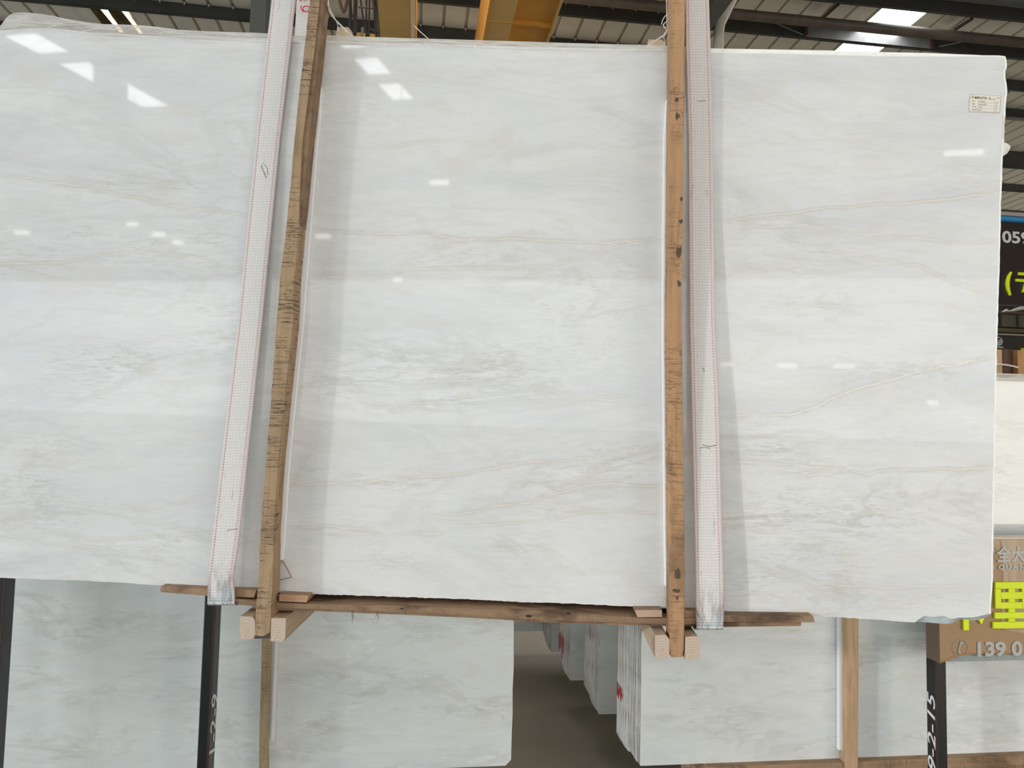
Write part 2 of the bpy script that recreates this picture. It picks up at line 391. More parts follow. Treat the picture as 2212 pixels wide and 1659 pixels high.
# ------------------------------------------------------------------ crane girders (run away from the camera)
def girder(name, label, build):
    e = empty(name, (0, 7, 5.8)); tag(e, label, 'crane girder'); build(e); return e
def g1(e):
    q = MB(); q.box(-.55, -.165, 3.5, 30, 6.2, 6.9); q.build('box_beam', YELT, e, WM)
    q = MB(); q.box(-.165, -.12, 3.5, 30, 6.185, 6.215); q.build('flange_edge', CREAM, e, WM)
    q = MB(); q.box(-.13, -.11, 3.5, 30, 6.23, 6.9); q.build('side_plate', YEL, e, WM)
    for y in (): 
        q = MB(); q.box(-.165, -.02, y, y + .03, 6.23, 6.8); q.build('stiffener', YEL, e, WM)
girder('crane_girder', 'tan yellow crane girder overhead with pale cream lower edge, behind the left wooden batten', g1)
def g2(e):
    xa = hit(1060, 0, 2, 6.2)[0]; xb = hit(1119, 0, 2, 6.2)[0]
    q = MB(); q.box(xa, xb, 3.5, 30, 6.2, 6.95); q.build('box_beam', YELT, e, WM)
    q = MB(); q.box(xa - .012, xa, 3.5, 30, 6.18, 6.95); q.build('side_plate', YEL, e, WM)
    x2 = hit(1213, 0, 2, 6.45)[0]
    q = MB(); q.box(xb, x2, 3.5, 30, 6.45, 6.49); q.build('walkway_plate', YEL, e, WM)
    q = MB(); q.box(x2 - .03, x2, 3.5, 30, 6.38, 6.53); q.build('flange_edge', YELT, e, WM)
    for y in (6.6, 7.6, 8.35, 9.1, 10.1, 11.1, 12.1):
        q = MB(); q.box(xb, x2 - .03, y, y + .035, 6.40, 6.45); q.build('stiffener', YEL, e, WM)
    q = MB(); q.box(xa, xb, 7.98, 7.99, 6.192, 6.2); q.build('weld_line', YEL, e, WM)
girder('crane_girder', 'broad orange yellow crane girder overhead with stiffened side walkway, nearest the middle of the frame', g2)
# hoist frame left of the girder
HO = empty('hoist_frame', hit(785, 70, 1, 7.0)); tag(HO, 'dark steel hoist frame of crossing rods hanging left of the tan girder', 'hoist')
hm = plain('hoist_dark_steel', (.05, .045, .04), .5, .3)
hb = plain('hoist_brown_steel', (.15, .085, .045), .6)
def rod(name, pa, pb, w, mt, Y=7.0):
    A = hit(*pa, 1, Y); D = hit(*pb, 1, Y); q = MB(); q.tube([A, D], w * Y / F / 2, 6); q.build(name, mt, HO, WM)
for a in (((770, -60), (766, 74), 9), ((774, -40), (787, 62), 4), ((787, 60), (796, 80), 4), ((792, -60), (791, 80), 4), ((799, -60), (797, 80), 4),
          ((806, -50), (813, 82), 6), ((812, -20), (820, 84), 5), ((756, -60), (757, 76), 7)):
    rod('rod', *a, hm)
rod('crossbar', (774, 15), (812, 18), 5, hb); rod('crossbar', (783, 60), (782, 78), 6, GALV, 6.9); rod('crossbar', (800, 64), (818, 70), 5, hm)
q = MB(); P_ = [hit(*p, 1, 7.1) for p in ((731, -50), (734, 5), (739, 22), (742, 26), (746, 22), (751, 0), (753, -50))]
q.tube(P_, .017, 8); q.build('hook_loop', hb, HO, WM, smooth=True)
A = hit(772, 70, 1, 7.3); D = hit(812, 84, 1, 7.3); q = MB(); q.box(A[0], D[0], 7.3, 7.36, D[2], A[2]); q.build('yellow_plate', plain('hoist_yellow', (.72, .38, .04), .5), HO, WM)
# runway beam on the right, drain pipe, columns
q = MB(); A = hit(1581, 3, 2, 7.3); xb = A[0]
for (x0, x1, z0, z1) in ((xb - .2, xb, 7.3, 7.32), (xb - .11, xb - .09, 7.32, 7.66), (xb - .2, xb, 7.66, 7.68)):
    q.box(x0, x1, 4.5, 40, z0, z1)
rw = q.build('runway_beam', GREYB, frame=WM); tag(rw, 'grey steel runway beam receding beside the right lifting strap', 'beam')
q = MB(); q.tube([hit(1552, 300, 1, 10.0), hit(1552, 75, 1, 10.0), hit(1556, 50, 1, 10.0), hit(1580, 0, 1, 10.0), hit(1605, -60, 1, 10.0)], .075, 14)
o = q.build('drain_pipe', plain('pale_pipe_plastic', (.62, .59, .52), .5, var=.1, vscale=4), frame=WM, smooth=True)
tag(o, 'pale plastic drain pipe with a bend beside the right lifting strap', 'pipe')
def column(name, pxa, pxb, Y, mt, label, web=True):
    xa = hit(pxa, 40, 1, Y)[0]; xb_ = hit(pxb, 40, 1, Y)[0]; q = MB()
    q.box(xa, xb_, Y, Y + .014, 0, H - .25)
    if web: q.box((xa + xb_) / 2 - .005, (xa + xb_) / 2 + .005, Y + .014, Y + .25, 0, H - .25); q.box(xa, xb_, Y + .25, Y + .264, 0, H - .25)
    q.box(xa - .05, xb_ + .05, Y - .05, Y + .32, 0, .02)
    o = q.build(name, mt, frame=WM); tag(o, label, 'column')
column('steel_column', 540, 573, 9.0, GREYB, 'dark grey steel roof column left of the left lifting strap')
column('steel_column', 575, 596, 10.4, plain('beige_column_paint', (.48, .44, .36), .6), 'beige steel column half hidden by the left lifting strap')
xa, xb_ = refl(201, 190, 1, -8)[0], refl(253, 210, 1, -8)[0]
q = MB(); q.box(min(xa, xb_), max(xa, xb_), -8.3, -8, 5.7, H - .3); tag(q.build('reflection_blocker', GREYB, frame=WM), 'grey box added under the roof behind the camera to cut the mirrored skylight', 'added blocker')  # added unseen box, shapes the skylight reflection in the slab
# ------------------------------------------------------------------ text helper
def text_obj(name, s, size, mat, frame, parent, extrude=.001, offset=0., shear=0., sx=1., align='LEFT'):
    cu = bpy.data.curves.new('text', 'FONT'); cu.body = s; cu.size = size; cu.extrude = extrude; cu.offset = offset; cu.shear = shear
    cu.align_x = align; cu.resolution_u = 4
    t = bpy.data.objects.new('text', cu); SC.collection.objects.link(t)
    dg = bpy.context.evaluated_depsgraph_get(); dg.update()
    me = bpy.data.meshes.new_from_object(t.evaluated_get(dg)); bpy.data.objects.remove(t); bpy.data.curves.remove(cu)
    me.transform(Matrix.Diagonal((sx, 1, 1, 1))); me.materials.clear(); me.materials.append(mat)
    return put(name, me, None, parent, frame, Vector((0, 0, 0)))
def face_frame(origin, right, up):
    r = Vector(right).normalized(); uu = Vector(up); uu = (uu - r * uu.dot(r)).normalized(); w = r.cross(uu)
    return Matrix([[r[i], uu[i], w[i], origin[i]] for i in range(3)] + [[0, 0, 0, 1]])
# ------------------------------------------------------------------ hanging signs far right
def sign1():
    Y = 8.0; tl = hit(2120, 476, 1, Y); bl = hit(2120, 655, 1, Y); x0 = tl[0] - .25; x1 = x0 + 3.2; z0, z1 = bl[2], tl[2]
    e = empty('hanging_sign', (x0 + 1.6, Y, z0)); tag(e, 'black hanging sign with a blue top rail and yellow characters, right of the slab', 'sign')
    q = MB(); q.box(x0, x1, Y, Y + .05, z0, z1); q.build('sign_panel', plain('sign_black_brown', (.045, .035, .033), .25), e, WM)
    q = MB(); q.tube([(x0, Y, z1 + .035), (x1, Y, z1 + .035)], .034, 12); q.build('top_rail', plain('blue_rail', (.02, .22, .50), .35), e, WM, smooth=True)
    q = MB(); q.box(x0, x1, Y - .02, Y + .04, z1 + .075, z1 + .12); q.build('cap_strip', plain('cream_cap', (.42, .40, .33), .6), e, WM)
    for xx in (x0 + 1.15, x1 - .5):
        q = MB(); q.tube([(xx, Y + .02, z1 + .1), (xx, Y + .02, H - .02)], .008, 6); q.build('hanger_rod', DARKST, e, WM)
    A = hit(2165, 523, 1, Y - .004); text_obj('phone_number', '059', .198, PAINTW, face_frame(A, (1, 0, 0), (0, 0, 1)), e, offset=.005, sx=1.27)
    q = MB(); yy = Y - .012; q.tube([hit(a, b, 1, yy) for a, b in ((2184, 588), (2179, 597), (2176.5, 607), (2176, 615), (2177.5, 626), (2182, 638))], [.014, .021, .025, .025, .022, .016], 8); q.build('yellow_bracket', YTXT, e, WM)
    q = MB()
    for (a, b, c_, d_) in ((2200, 588, 2234, 596), (2194, 602, 2240, 610.5)):
        P1 = hit(a, b, 1, yy); P2_ = hit(c_, d_, 1, yy); q.box(P1[0], P2_[0], yy, Y - .001, P2_[2], P1[2])
    q.tube([hit(2216, 610, 1, yy), hit(2209, 630, 1, yy), hit(2232, 627, 1, yy)], .018, 6); q.build('yellow_character', YTXT, e, WM)
YTXT = plain('fluorescent_yellow', (.80, .95, .0), .5)
YTXT.node_tree.nodes['Principled BSDF'].inputs['Base Color'].default_value = (.85, 1.0, 0, 1)
sign1()
def sign2():
    Y = 14.0; tl = hit(2120, 722, 1, Y); bl = hit(2120, 850, 1, Y); x0 = tl[0] - .4; x1 = x0 + 5; z0, z1 = bl[2], tl[2]
    e = empty('hanging_sign', (x0 + 2, Y, z0)); tag(e, 'dark far hanging sign with a round white logo, above the wooden batten tops', 'sign')
    q = MB(); q.box(x0, x1, Y, Y + .05, z0, z1); q.build('sign_panel', plain('sign_dark_grey', (.065, .055, .05), .4), e, WM)
    q = MB(); q.box(x0, x1, Y - .02, Y + .06, z1, z1 + .035); q.build('top_rail', plain('cream_rail', (.45, .42, .34), .5), e, WM)
    q = MB(); q.box(x0, x1, Y - .02, Y + .06, z1 + .07, z1 + .15); q.build('olive_rail', plain('olive_rail', (.15, .12, .05), .5), e, WM)
    A = hit(2120, 677, 1, 14.4); D = hit(2120, 703, 1, 14.4); q = MB(); q.box(x0, x1, 14.4, 14.42, D[2], A[2]); q.build('sheet_panel', plain('olive_sheet', (.22, .205, .15), .6), e, WM)
    for px_ in (2160, 2198, 2236):
        B1 = hit(px_, 690, 1, 14.38); q = MB(); q.box(B1[0] - .02, B1[0] + .02, 14.36, 14.4, D[2], A[2]); q.build('panel_rib', plain('dark_rib', (.06, .055, .04), .6), e, WM)
    A2 = hit(2120, 675, 1, 14.35); q = MB(); q.box(x0, x1, 14.3, 14.4, A2[2], A2[2] + .04); q.build('olive_rail', plain('olive_rail_top', (.17, .11, .07), .5), e, WM)
    c = hit(2157, 737.5, 1, Y - .01); r = .085; q = MB()
    ring = [(c[0] + r * math.cos(t * math.pi / 12), Y - .01, c[2] + r * math.sin(t * math.pi / 12)) for t in range(24)]
    q.tube(ring + [ring[0]], .011, 6); q.build('logo_ring', PAINTW, e, WM)
    q = MB(); q.tube([(c[0] - .05, Y - .01, c[2] + .02), (c[0] + .05, Y - .01, c[2] + .035), (c[0] - .03, Y - .01, c[2] - .06)], .012, 6)
    q.tube([(c[0] - .05, Y - .01, c[2] - .02), (c[0] + .02, Y - .01, c[2] + .0)], .009, 6)
    q.tube([(c[0] + .055, Y - .01, c[2] + .02), (c[0] + .03, Y - .01, c[2] - .05), (c[0] - .01, Y - .01, c[2] - .07)], .011, 6); q.build('logo_mark', PAINTW, e, WM)
    q = MB(); q.box(c[0] - .1, c[0] + .105, Y - .012, Y, c[2] - .135, c[2] - .11); q.build('logo_bar', PAINTW, e, WM)
    A = hit(2206, 757, 1, Y - .01); q = MB(); q.box(A[0], A[0] + .5, Y - .015, Y, A[2] - .3, A[2] + .05); q.build('yellow_character', YTXT, e, WM)
    for xx in (x0 + 1.6, x1 - .7):
        q = MB(); q.tube([(xx, Y + .02, z1 + .03), (xx, Y + .02, H - .02)], .01, 6); q.build('hanger_rod', DARKST, e, WM)
sign2()
# crumpled bright foil line hanging between the two signs
q = MB(); pts = [hit(2166, 673, 1, 11), hit(2174, 670, 1, 11), hit(2181, 672, 1, 11), hit(2192, 669, 1, 11), hit(2205, 666, 1, 11), hit(2240, 664, 1, 11)]
q.tube(pts, [.01, .024, .012, .022, .03, .02], 6); tag(q.build('plastic_ribbon', plain('shiny_film', (.9, .92, .9), .2), frame=WM, smooth=True), 'shiny white plastic cord strung between the two black hanging signs', 'cord')
# ------------------------------------------------------------------ stored bundles on the floor
def slab_local(name, x0, x1, y, z0, z1, th, mats, jag=.0, corner=0., side=-1, seed=0, frame=WM):
    """thin slab in world axes; side edge jagged, bottom corner chipped"""
    rnd = random.Random(seed); pts = []
    N = 18; out = []
    for i in range(N + 1):
        t = i / N; zz = z0 + corner + (z1 - z0 - corner) * t
        out.append((rnd.uniform(-jag, jag), zz))
    if side < 0:
        o = [(x0 + corner * .55, z0), (x0 + corner * .25, z0 + corner * .5)] if corner else []
        poly = [(x1, z0)] + [(x1, z1)] + [(x0 + j, z) for j, z in reversed(out)] + o[::-1]
    else:
        o = [(x1 - corner * .9, z0), (x1 - corner * .75, z0 + corner * .15), (x1 - corner * .1, z0 + corner * .8)] if corner else []
        poly = [(x0, z0)] + o + [(x1 + j, z) for j, z in out] + [(x0, z1)]
    if side < 0: poly = poly[::-1]
    q = MB(); k = len(poly)
    fr = [(a, y, b) for a, b in poly]; bk = [(a, y + th, b) for a, b in poly]
    q.add(fr + bk, [tuple(range(k))], 0); q.add(fr + bk, [tuple(range(k))[::-1]] and [tuple(range(2 * k - 1, k - 1, -1))], 0)
    q.add(fr + bk, [((i + 1) % k, i, i + k, (i + 1) % k + k) for i in range(k)], 1)
    return q.build(name, mats, frame=frame)
TH, PITCH = .018, .0205
def bundle(x0, x1, y0, cnt, z0, z1, side, gname, front_label, other_label, jag=.004, corner=.10, seed=0):
    for i in range(cnt):
        rr = random.Random(seed * 100 + i)
        ex = rr.uniform(-.006, .006); c = corner * (i / cnt) ** 1.5 + rr.uniform(.004, .014)
        a, b = (x0 + (0 if i == 0 else ex) - (0.0025 * i if side < 0 else 0), x1) if side < 0 else (x0, x1 + (0 if i == 0 else ex))
        o = slab_local('marble_slab', a, b, y0 + i * PITCH, z0, z1 + (0 if i == 0 else rr.uniform(-.01, .01)), TH, [MARB2, SAWN if i or side < 0 else EDGE], jag, c if i else (.004 if side < 0 else .028), side, seed * 100 + i)
        tag(o, front_label if i == 0 else other_label, 'marble slab', gname)
        if i == 0: del o['group']
xr = hit(1380, 1640, 2, .22)[0]
bundle(xr, 4.6, 3.14, 13, .2, 1.900, -1, 'slabs of the bundle right of the aisle', 'pale grey-white marble slab facing out below right, front of the bundle right of the aisle', 'marble slab packed behind the front one in the bundle right of the aisle', jag=.002, corner=.03, seed=1)
xl = hit(1105, 1600, 1, 3.2)[0]
bundle(-4.4, xl, 3.19, 13, .2, 1.93, 1, 'slabs of the bundle left of the aisle', 'wide pale marble slab facing out below left, behind the hanging bundle', 'marble slab packed behind the front one in the bundle left of the aisle', jag=.002, corner=.05, seed=2)
for k, (px_, py_, Y, nm) in enumerate(((1295, 1547, 3.72, 'second'), (1232, 1477, 4.23, 'third'), (1190, 1410, 4.78, 'fourth'))):
    x = hit(px_, 1400, 1, Y)[0]
    bundle(x, 3.2 + .2 * k, Y, 10, .2, 1.85 + .03 * k, -1, nm + ' row slabs right of the aisle', 'front marble slab of the %s bundle back on the right side of the aisle' % nm, 'edge-on marble slab in the %s bundle back on the right side of the aisle' % nm, jag=.0025, corner=.09, seed=3 + k)
bundle(-1.2, 1.8, 5.28, 8, .2, 1.85, 1, 'slabs closing the aisle', 'dim marble slab closing the far end of the aisle', 'marble slab behind the one closing the far end of the aisle', seed=9)
# timber bearers and red paint marks
q = MB(); q.box(1.28, 4.7, 3.10, 3.42, .05, .2); tag(q.build('timber_bearer', WBX, frame=WM, bevel=.004), 'brown timber bearer under the right-hand stored bundle at the bottom edge', 'timber')
for (x, y0_, y1_, lab) in ((1.5, 3.45, 5.1, 'timber bearer under the back bundles right of the aisle, nearer the aisle'), (2.7, 3.45, 5.1, 'timber bearer under the back bundles right of the aisle, farther from the aisle'),
                   (-.15, 3.15, 3.5, 'short timber bearer under the left stored bundle nearest the aisle'), (-2.4, 3.15, 3.5, 'short timber bearer under the left stored bundle far from the aisle'), (-.4, 5.2, 5.5, 'timber bearer under the slab closing the aisle')):
    q = MB(); q.box(x, x + .14, y0_, y1_, 0, .2); tag(q.build('timber_bearer', WPALE, frame=WM, bevel=.004), lab, 'timber')
q = MB(); q.box(1.28, 4.7, 3.12, 3.40, 0, .05); tag(q.build('steel_channel', STEEL_BLK, frame=WM), 'black steel channel on the floor under the brown timber bearer', 'steel beam')
RED = plain('red_wax_mark', (.38, .02, .03), .6)
def redmark(Y0_, Y1_, x, z0, z1, lab):
    q = MB(); rr = random.Random(int(z0 * 1000))
    for k in range(5):
        y = Y0_ + (Y1_ - Y0_) * (k + .5) / 5; a = z0 + rr.uniform(0, (z1 - z0) * .45); b = z1 - rr.uniform(0, (z1 - z0) * .45)
        q.add([(x, y, a), (x, y + .007, a + .01), (x, y + .006, b), (x, y - .003, b - .01), (x + .003, y, a), (x + .003, y + .007, a + .01), (x + .003, y + .006, b), (x + .003, y - .003, b - .01)],
              [(0, 1, 2, 3), (4, 7, 6, 5), (0, 4, 5, 1), (1, 5, 6, 2), (2, 6, 7, 3), (3, 7, 4, 0)])
    tag(q.build('red_mark', RED, frame=WM), lab, 'paint mark')
redmark(3.30, 3.395, xr - .034, .385, .475, 'red wax strokes on the sawn side of the nearest right bundle')
redmark(4.25, 4.4, hit(1232, 1400, 1, 4.23)[0] - .035, .30, .45, 'red wax strokes on the side of the third bundle back')
# ------------------------------------------------------------------ black posts with stencilled numbers
def post(label, xa, xb_, Y, depth, z1, face, txt, zt, size, sx=1.):
    e = empty('rack_post', ((xa + xb_) / 2, Y, 0)); tag(e, label, 'post')
    q = MB(); q.box(xa, xb_, Y, Y + depth, 0, z1); q.build('post_tube', STEEL_BLK, e, WM, bevel=.004)
    q = MB(); q.box(xa - .06, xb_ + .06, Y - .03, Y + depth + .04, 0, .012); q.build('foot_plate', STEEL_BLK, e, WM)
    xe = xb_ if face > 0 else xa
    q = MB(); q.box(xe - .004, xe + .004, Y - .0015, Y + .003, .012, z1) if face > 0 else q.box(xe - .003, xe + .004, Y - .0015, Y + .003, .012, z1); q.build('worn_edge', RUST, e, WM)
    if txt:
        if face > 0: fr = face_frame((xe + .0012, Y + depth * .92, zt), (0, 0, 1), (0, -1, 0))
        else: fr = face_frame((xe - .0012, Y + depth * .12, zt), (0, 0, 1), (0, 1, 0))
        text_obj('post_number', txt, size, PAINTW, fr, e, extrude=.0006, offset=.0004, shear=.22, sx=sx)
xa = hit(432, 1500, 1, 2.98)[0]; xb_ = hit(455, 1500, 1, 2.98)[0]
post('black steel rack post with white digits on its right side, below the left strap', xa, xb_, 2.98, .105, 2.0, 1, '1-2-9', hit(468, 1659, 1, 3.0)[2] + .01, .115)
xa = hit(2022, 1500, 1, 2.925)[0]; xb_ = hit(2045, 1500, 1, 2.925)[0]
post('black steel rack post stencilled 9-2-15 under the tan sign', xa, xb_, 2.925, .06, hit(2027, 1433, 1, 2.9)[2] - .001, -1, '9-2-15', hit(2011, 1672, 1, 2.95)[2], .066, 1.85)
xa = hit(-20, 1300, 1, 2.98)[0]; xb_ = hit(7, 1300, 1, 2.98)[0]
post('black steel rack post cut off at the left edge of the frame', xa, xb_, 2.98, .08, 2.0, 1, None, 0, 0)
# ------------------------------------------------------------------ stored bundles' own battens and foam
def wbar(name, pts, Y, depth, mat, label, cat, bevel=.003):
    """pts: (pxL, pxR, py) sections in the plane Y, extruded back"""
    vs = []; fs = []
    for (a, b, py) in pts:
        p = hit(a, py, 1, Y); s_ = hit(b, py, 1, Y)
        vs += [tuple(p), tuple(s_), (s_[0], Y + depth, s_[2]), (p[0], Y + depth, p[2])]
    k = len(pts)
    for i in range(k - 1):
        for j in range(4): fs.append((4 * i + j, 4 * i + (j + 1) % 4, 4 * i + 4 + (j + 1) % 4, 4 * i + 4 + j))
    fs += [(3, 2, 1, 0), tuple(4 * (k - 1) + j for j in range(4))]
    o = mk(name, vs, fs, mat, frame=WM, bevel=bevel); tag(o, label, cat); return o
wbar('batten', [(559, 577, 1740), (560, 577, 1600), (564, 582, 1450), (566, 584, 1380), (571, 588, 1200), (580, 597, 900)], 3.115, .045, WBG, 'thin brown batten against the lower left stored slab, under the left block pair', 'batten')
wbar('foam_strip', [(583, 591.5, 1602), (589, 597, 1450), (592, 599, 1380), (600, 607, 1200), (612, 619, 900)], 3.16, .028, FOAM, 'white foam strip behind the thin batten on the lower left stored slab', 'foam', .004)
wbar('batten', [(1828, 1854, 1663), (1828, 1854, 1600), (1828, 1855, 1450), (1827, 1855, 1300), (1826, 1854, 1000)], 3.085, .05, WBO, 'light tan batten standing against the lower right stored slab', 'batten')
wbar('foam_strip', [(1812, 1832, 1622), (1812, 1832, 1450), (1811, 1830, 1300), (1811, 1830, 1000)], 3.115, .022, FOAM, 'white foam strip left of the light tan batten, lower right', 'foam', .006)
# batten tops above the right stored bundle
def wbox(name, x0, x1, ytop, ybot, Y, depth, mat, label, cat, parent=None):
    A = hit(x0, ytop, 1, Y); D = hit(x1, ytop, 1, Y); D[2] = hit(x1, ybot, 1, Y)[2]; q = MB(); q.box(A[0], D[0], Y, Y + depth, D[2], A[2])
    o = q.build(name, mat, parent, WM, bevel=.003)
    if parent is None: tag(o, label, cat)
    return o
wbox('batten', 2141, 2165, 754, 1580, 3.42, .05, WBO, 'pale batten end beside the slab edge above the right stored bundle', 'batten')
wbox('batten', 2166, 2188, 754, 1580, 3.45, .06, wood('dark_batten_wood', (.12, .06, .03), (.05, .025, .012), 'z'), 'dark brown batten end standing above the right stored bundle', 'batten')
wbox('batten', 2198, 2230, 756, 1580, 3.42, .05, wood('orange_batten_wood', (.55, .29, .13), (.3, .15, .07), 'z'), 'orange-brown batten end cut by the right frame edge', 'batten')
o = wbox('number_plate', 2187, 2198, 757, 1700, 3.52, .02, plain('plate_dark', (.16, .15, .13), .5), 'narrow plate with white figures between two batten ends', 'plate')
A = hit(2188, 771, 1, 3.515); text_obj('plate_number', '5', .036, PAINTW, face_frame(A, (1, 0, 0), (0, 0, 1)), o, offset=.0005)
q = MB(); q.tube([hit(2140, 786, 1, 3.40), hit(2160, 787, 1, 3.40), hit(2172, 788, 1, 3.40), hit(2188, 791, 1, 3.41), hit(2200, 794, 1, 3.40)], .0045, 6)
tag(q.build('packing_strap', plain('white_packing_strap', (.75, .74, .72), .4), frame=WM, smooth=True), 'thin white packing strap tied round the batten ends at right', 'packing strap')
# film over the right stored bundle
def film_mat(name, alpha, col=(.95, .93, .90), rough=.25):
    m = NT(name); t = m.new('ShaderNodeBsdfTransparent'); mx = m.new('ShaderNodeMixShader')
    nn = m.noise(m.coords((2, 6, 9)), 3., 3, .55, 1.2)
    f = m.ramp(nn, .35, .70, alpha * .75, min(1, alpha * 1.4))
    m.t.links.new(f, mx.inputs[0]); m.t.links.new(t.outputs[0], mx.inputs[1])
    tl = m.new('ShaderNodeBsdfTranslucent'); tl.inputs[0].default_value = tuple(col) + (1,)
    ad = m.new('ShaderNodeMixShader'); ad.inputs[0].default_value = .35
    m.P(Base_Color=tuple(col) + (1,), Roughness=rough); m.bump(nn, .25, .006)
    m.t.links.new(m.b.outputs[0], ad.inputs[1]); m.t.links.new(tl.outputs[0], ad.inputs[2])
    m.t.links.new(ad.outputs[0], mx.inputs[2]); m.t.links.new(mx.outputs[0], m.out.inputs[0]); return m.mat
FILM = film_mat('clear_film', .55); FILMEDGE = film_mat('film_fold', .95, (.97, .95, .90), .3)
A = hit(2100, 806, 1, 3.16); D = hit(2100, 822, 1, 3.13)
e = empty('plastic_film', (2.9, 3.13, 1.9)); tag(e, 'clear plastic film folded over the top of the right stored bundle', 'plastic film')
zt = 1.900 + .023
q = MB(); q.add([(2.0, 3.13, 1.893), (4.6, 3.13, 1.893), (4.6, 3.135, zt), (2.0, 3.135, zt), (4.6, 3.4, zt), (2.0, 3.4, zt)], [(0, 1, 2, 3), (3, 2, 4, 5)]); q.build('film_sheet', FILM, e, WM)
q = MB(); q.tube([(2.0, 3.128, zt), (4.6, 3.128, zt)], .003, 6); q.tube([(2.0, 3.128, 1.896), (4.6, 3.128, 1.896)], .0022, 6); q.build('film_fold', FILMEDGE, e, WM)
# ------------------------------------------------------------------ tan sign box with phone number
def tan_sign():
    Y = 2.90; tl = hit(2027, 1163, 1, Y); bl = hit(2027, 1433, 1, Y); x0 = tl[0]; x1 = x0 + 1.5; z0, z1 = bl[2], tl[2]
    e = empty('sign_box', (x0 + .7, Y, z0)); tag(e, 'glossy tan sign box reading 139 0 with big yellow characters, lower right', 'sign')
    tan = plain('tan_sign_face', (.43, .275, .14), .12, var=.06, vscale=1.2)
    def curve(x):  # bottom edge rises from the corner
        t = min(1, max(0, (x - x0) / .16)); return z0 + .036 * (1 - (1 - t) ** 2)
    N = 24; xs = [x0 + (x1 - x0) * (i / N) ** 2 for i in range(N + 1)]
    poly = [(x, curve(x)) for x in xs] + [(x1, z1), (x0, z1)]
    q = MB(); q.prism([(a, Y, b) for a, b in poly], [(a, Y + .012, b) for a, b in poly]); q.build('face_panel', tan, e, WM)
    q = MB(); q.box(x0 - .0, x1, Y + .012, Y + .016, z0 + .002, z1 - .002); q.build('reflection_plate', plain('sign_grey_reflection', (.33, .37, .36), .3), e, WM)  # grey strip under the curve stands in for a reflected slab
    q = MB()
    for i in range(N): q.add([(xs[i], Y - .001, curve(xs[i])), (xs[i + 1], Y - .001, curve(xs[i + 1])), (xs[i + 1], Y - .001, curve(xs[i + 1]) + .006), (xs[i], Y - .001, curve(xs[i]) + .006)], [(0, 1, 2, 3)])
    q.build('orange_edge', plain('orange_edge', (.50, .20, .03), .4), e, WM)
    q = MB(); q.box(x0 - .003, x0, Y, Y + .082, z0, z1); q.build('side_panel', plain('tan_sign_side', (.20, .135, .085), .35), e, WM)
    q = MB(); q.box(x0 - .004, x1, Y - .004, Y + .082, z1, z1 + .004); q.build('top_trim', plain('sign_top_trim', (.85, .72, .58), .4), e, WM)
    # lighter wavy wood patch paints the reflection in the glossy face
    pl = wood('sign_mirrored_wood', (.56, .40, .26), (.40, .25, .15), 'z', knots=.35, rough=.35)
    out = [(2160, 1166), (2163, 1178), (2166, 1190), (2164, 1205), (2167, 1225), (2166, 1250), (2165, 1300), (2163, 1340), (2165, 1356), (2176, 1361), (2195, 1366), (2230, 1372), (2300, 1376), (2300, 1166)]
    P = [hit(a, b, 1, Y - .0015) for a, b in out]; q = MB(); q.prism(P[::-1], [p + np.array([0, .001, 0]) for p in P][::-1]); q.build('mirrored_wood', pl, e, WM)
    g = plain('sign_silver_text', (.50, .52, .49), .4); yq = Y - .003
    A = hit(2122, 1211, 1, yq); text_obj('company_characters', '富全大', .068, g, face_frame(A, (1, 0, -.0), (0, 0, 1)), e, offset=.0022, sx=1.0)
    for tx_, px_ in (('FU', 2129), ('Q', 2156.5), ('U', 2172.5), ('A', 2187.5), ('N', 2202.5)):
        A = hit(px_, 1230, 1, yq); text_obj('company_letters', tx_, .028, g, face_frame(A, (1, 0, 0), (0, 0, 1)), e, offset=.0012, sx=1.2)
    A = hit(2104, 1417, 1, yq); text_obj('phone_number', '139 0', .080, g, face_frame(A, (1, 0, 0), (0, 0, 1)), e, offset=.0028, sx=1.24)
    c = hit(2075, 1400, 1, yq); q = MB(); rr_ = .035
    q.tube([(c[0] + rr_ * math.cos(t * math.pi / 14), yq, c[2] + rr_ * math.sin(t * math.pi / 14)) for t in range(29)], .0011, 5); q.build('phone_ring', g, e, WM)
    q = MB(); hs = [(.012, .022), (.004, .024), (-.002, .012), (-.006, -.004), (-.008, -.018), (-.002, -.024)]
    q.tube([(c[0] + a, yq, c[2] + b) for a, b in hs], [.005, .006, .0035, .0032, .006, .005], 8); q.build('handset_icon', g, e, WM, smooth=True)
    # big yellow character: strokes laid out as in the photo
    def strokes(name, rects):
        q = MB()
        for (a, b, c_, d_) in rects:
            P1 = hit(a, b, 1, Y - .008); P2 = hit(c_, d_, 1, Y - .008); q.box(P1[0], P2[0], Y - .012, Y - .004, P2[2], P1[2])
        q.build(name, YTXT, e, WM)
    strokes('yellow_character', [(2149, 1257.5, 2220, 1271), (2149, 1271, 2161.5, 1314), (2178, 1271, 2191, 1279), (2178, 1293, 2191, 1301), (2178, 1314, 2191, 1323), (2178, 1335, 2191, 1343.5), (2207, 1271, 2220, 1314),
                                 (2161.5, 1279, 2207, 1293), (2161.5, 1301, 2207, 1314), (2148, 1323, 2222, 1335), (2144.5, 1343.5, 2224, 1356)])
    strokes('yellow_stroke', [(2079, 1262, 2092, 1361), (2092, 1262, 2112, 1272)])
    q = MB(); P = [hit(a, b, 1, Y - .012) for a, b in ((2112, 1335), (2126, 1335), (2121, 1349))]; q.prism(P[::-1], [p + np.array([0, .008, 0]) for p in P][::-1]); q.build('yellow_stroke', YTXT, e, WM)
tan_sign()
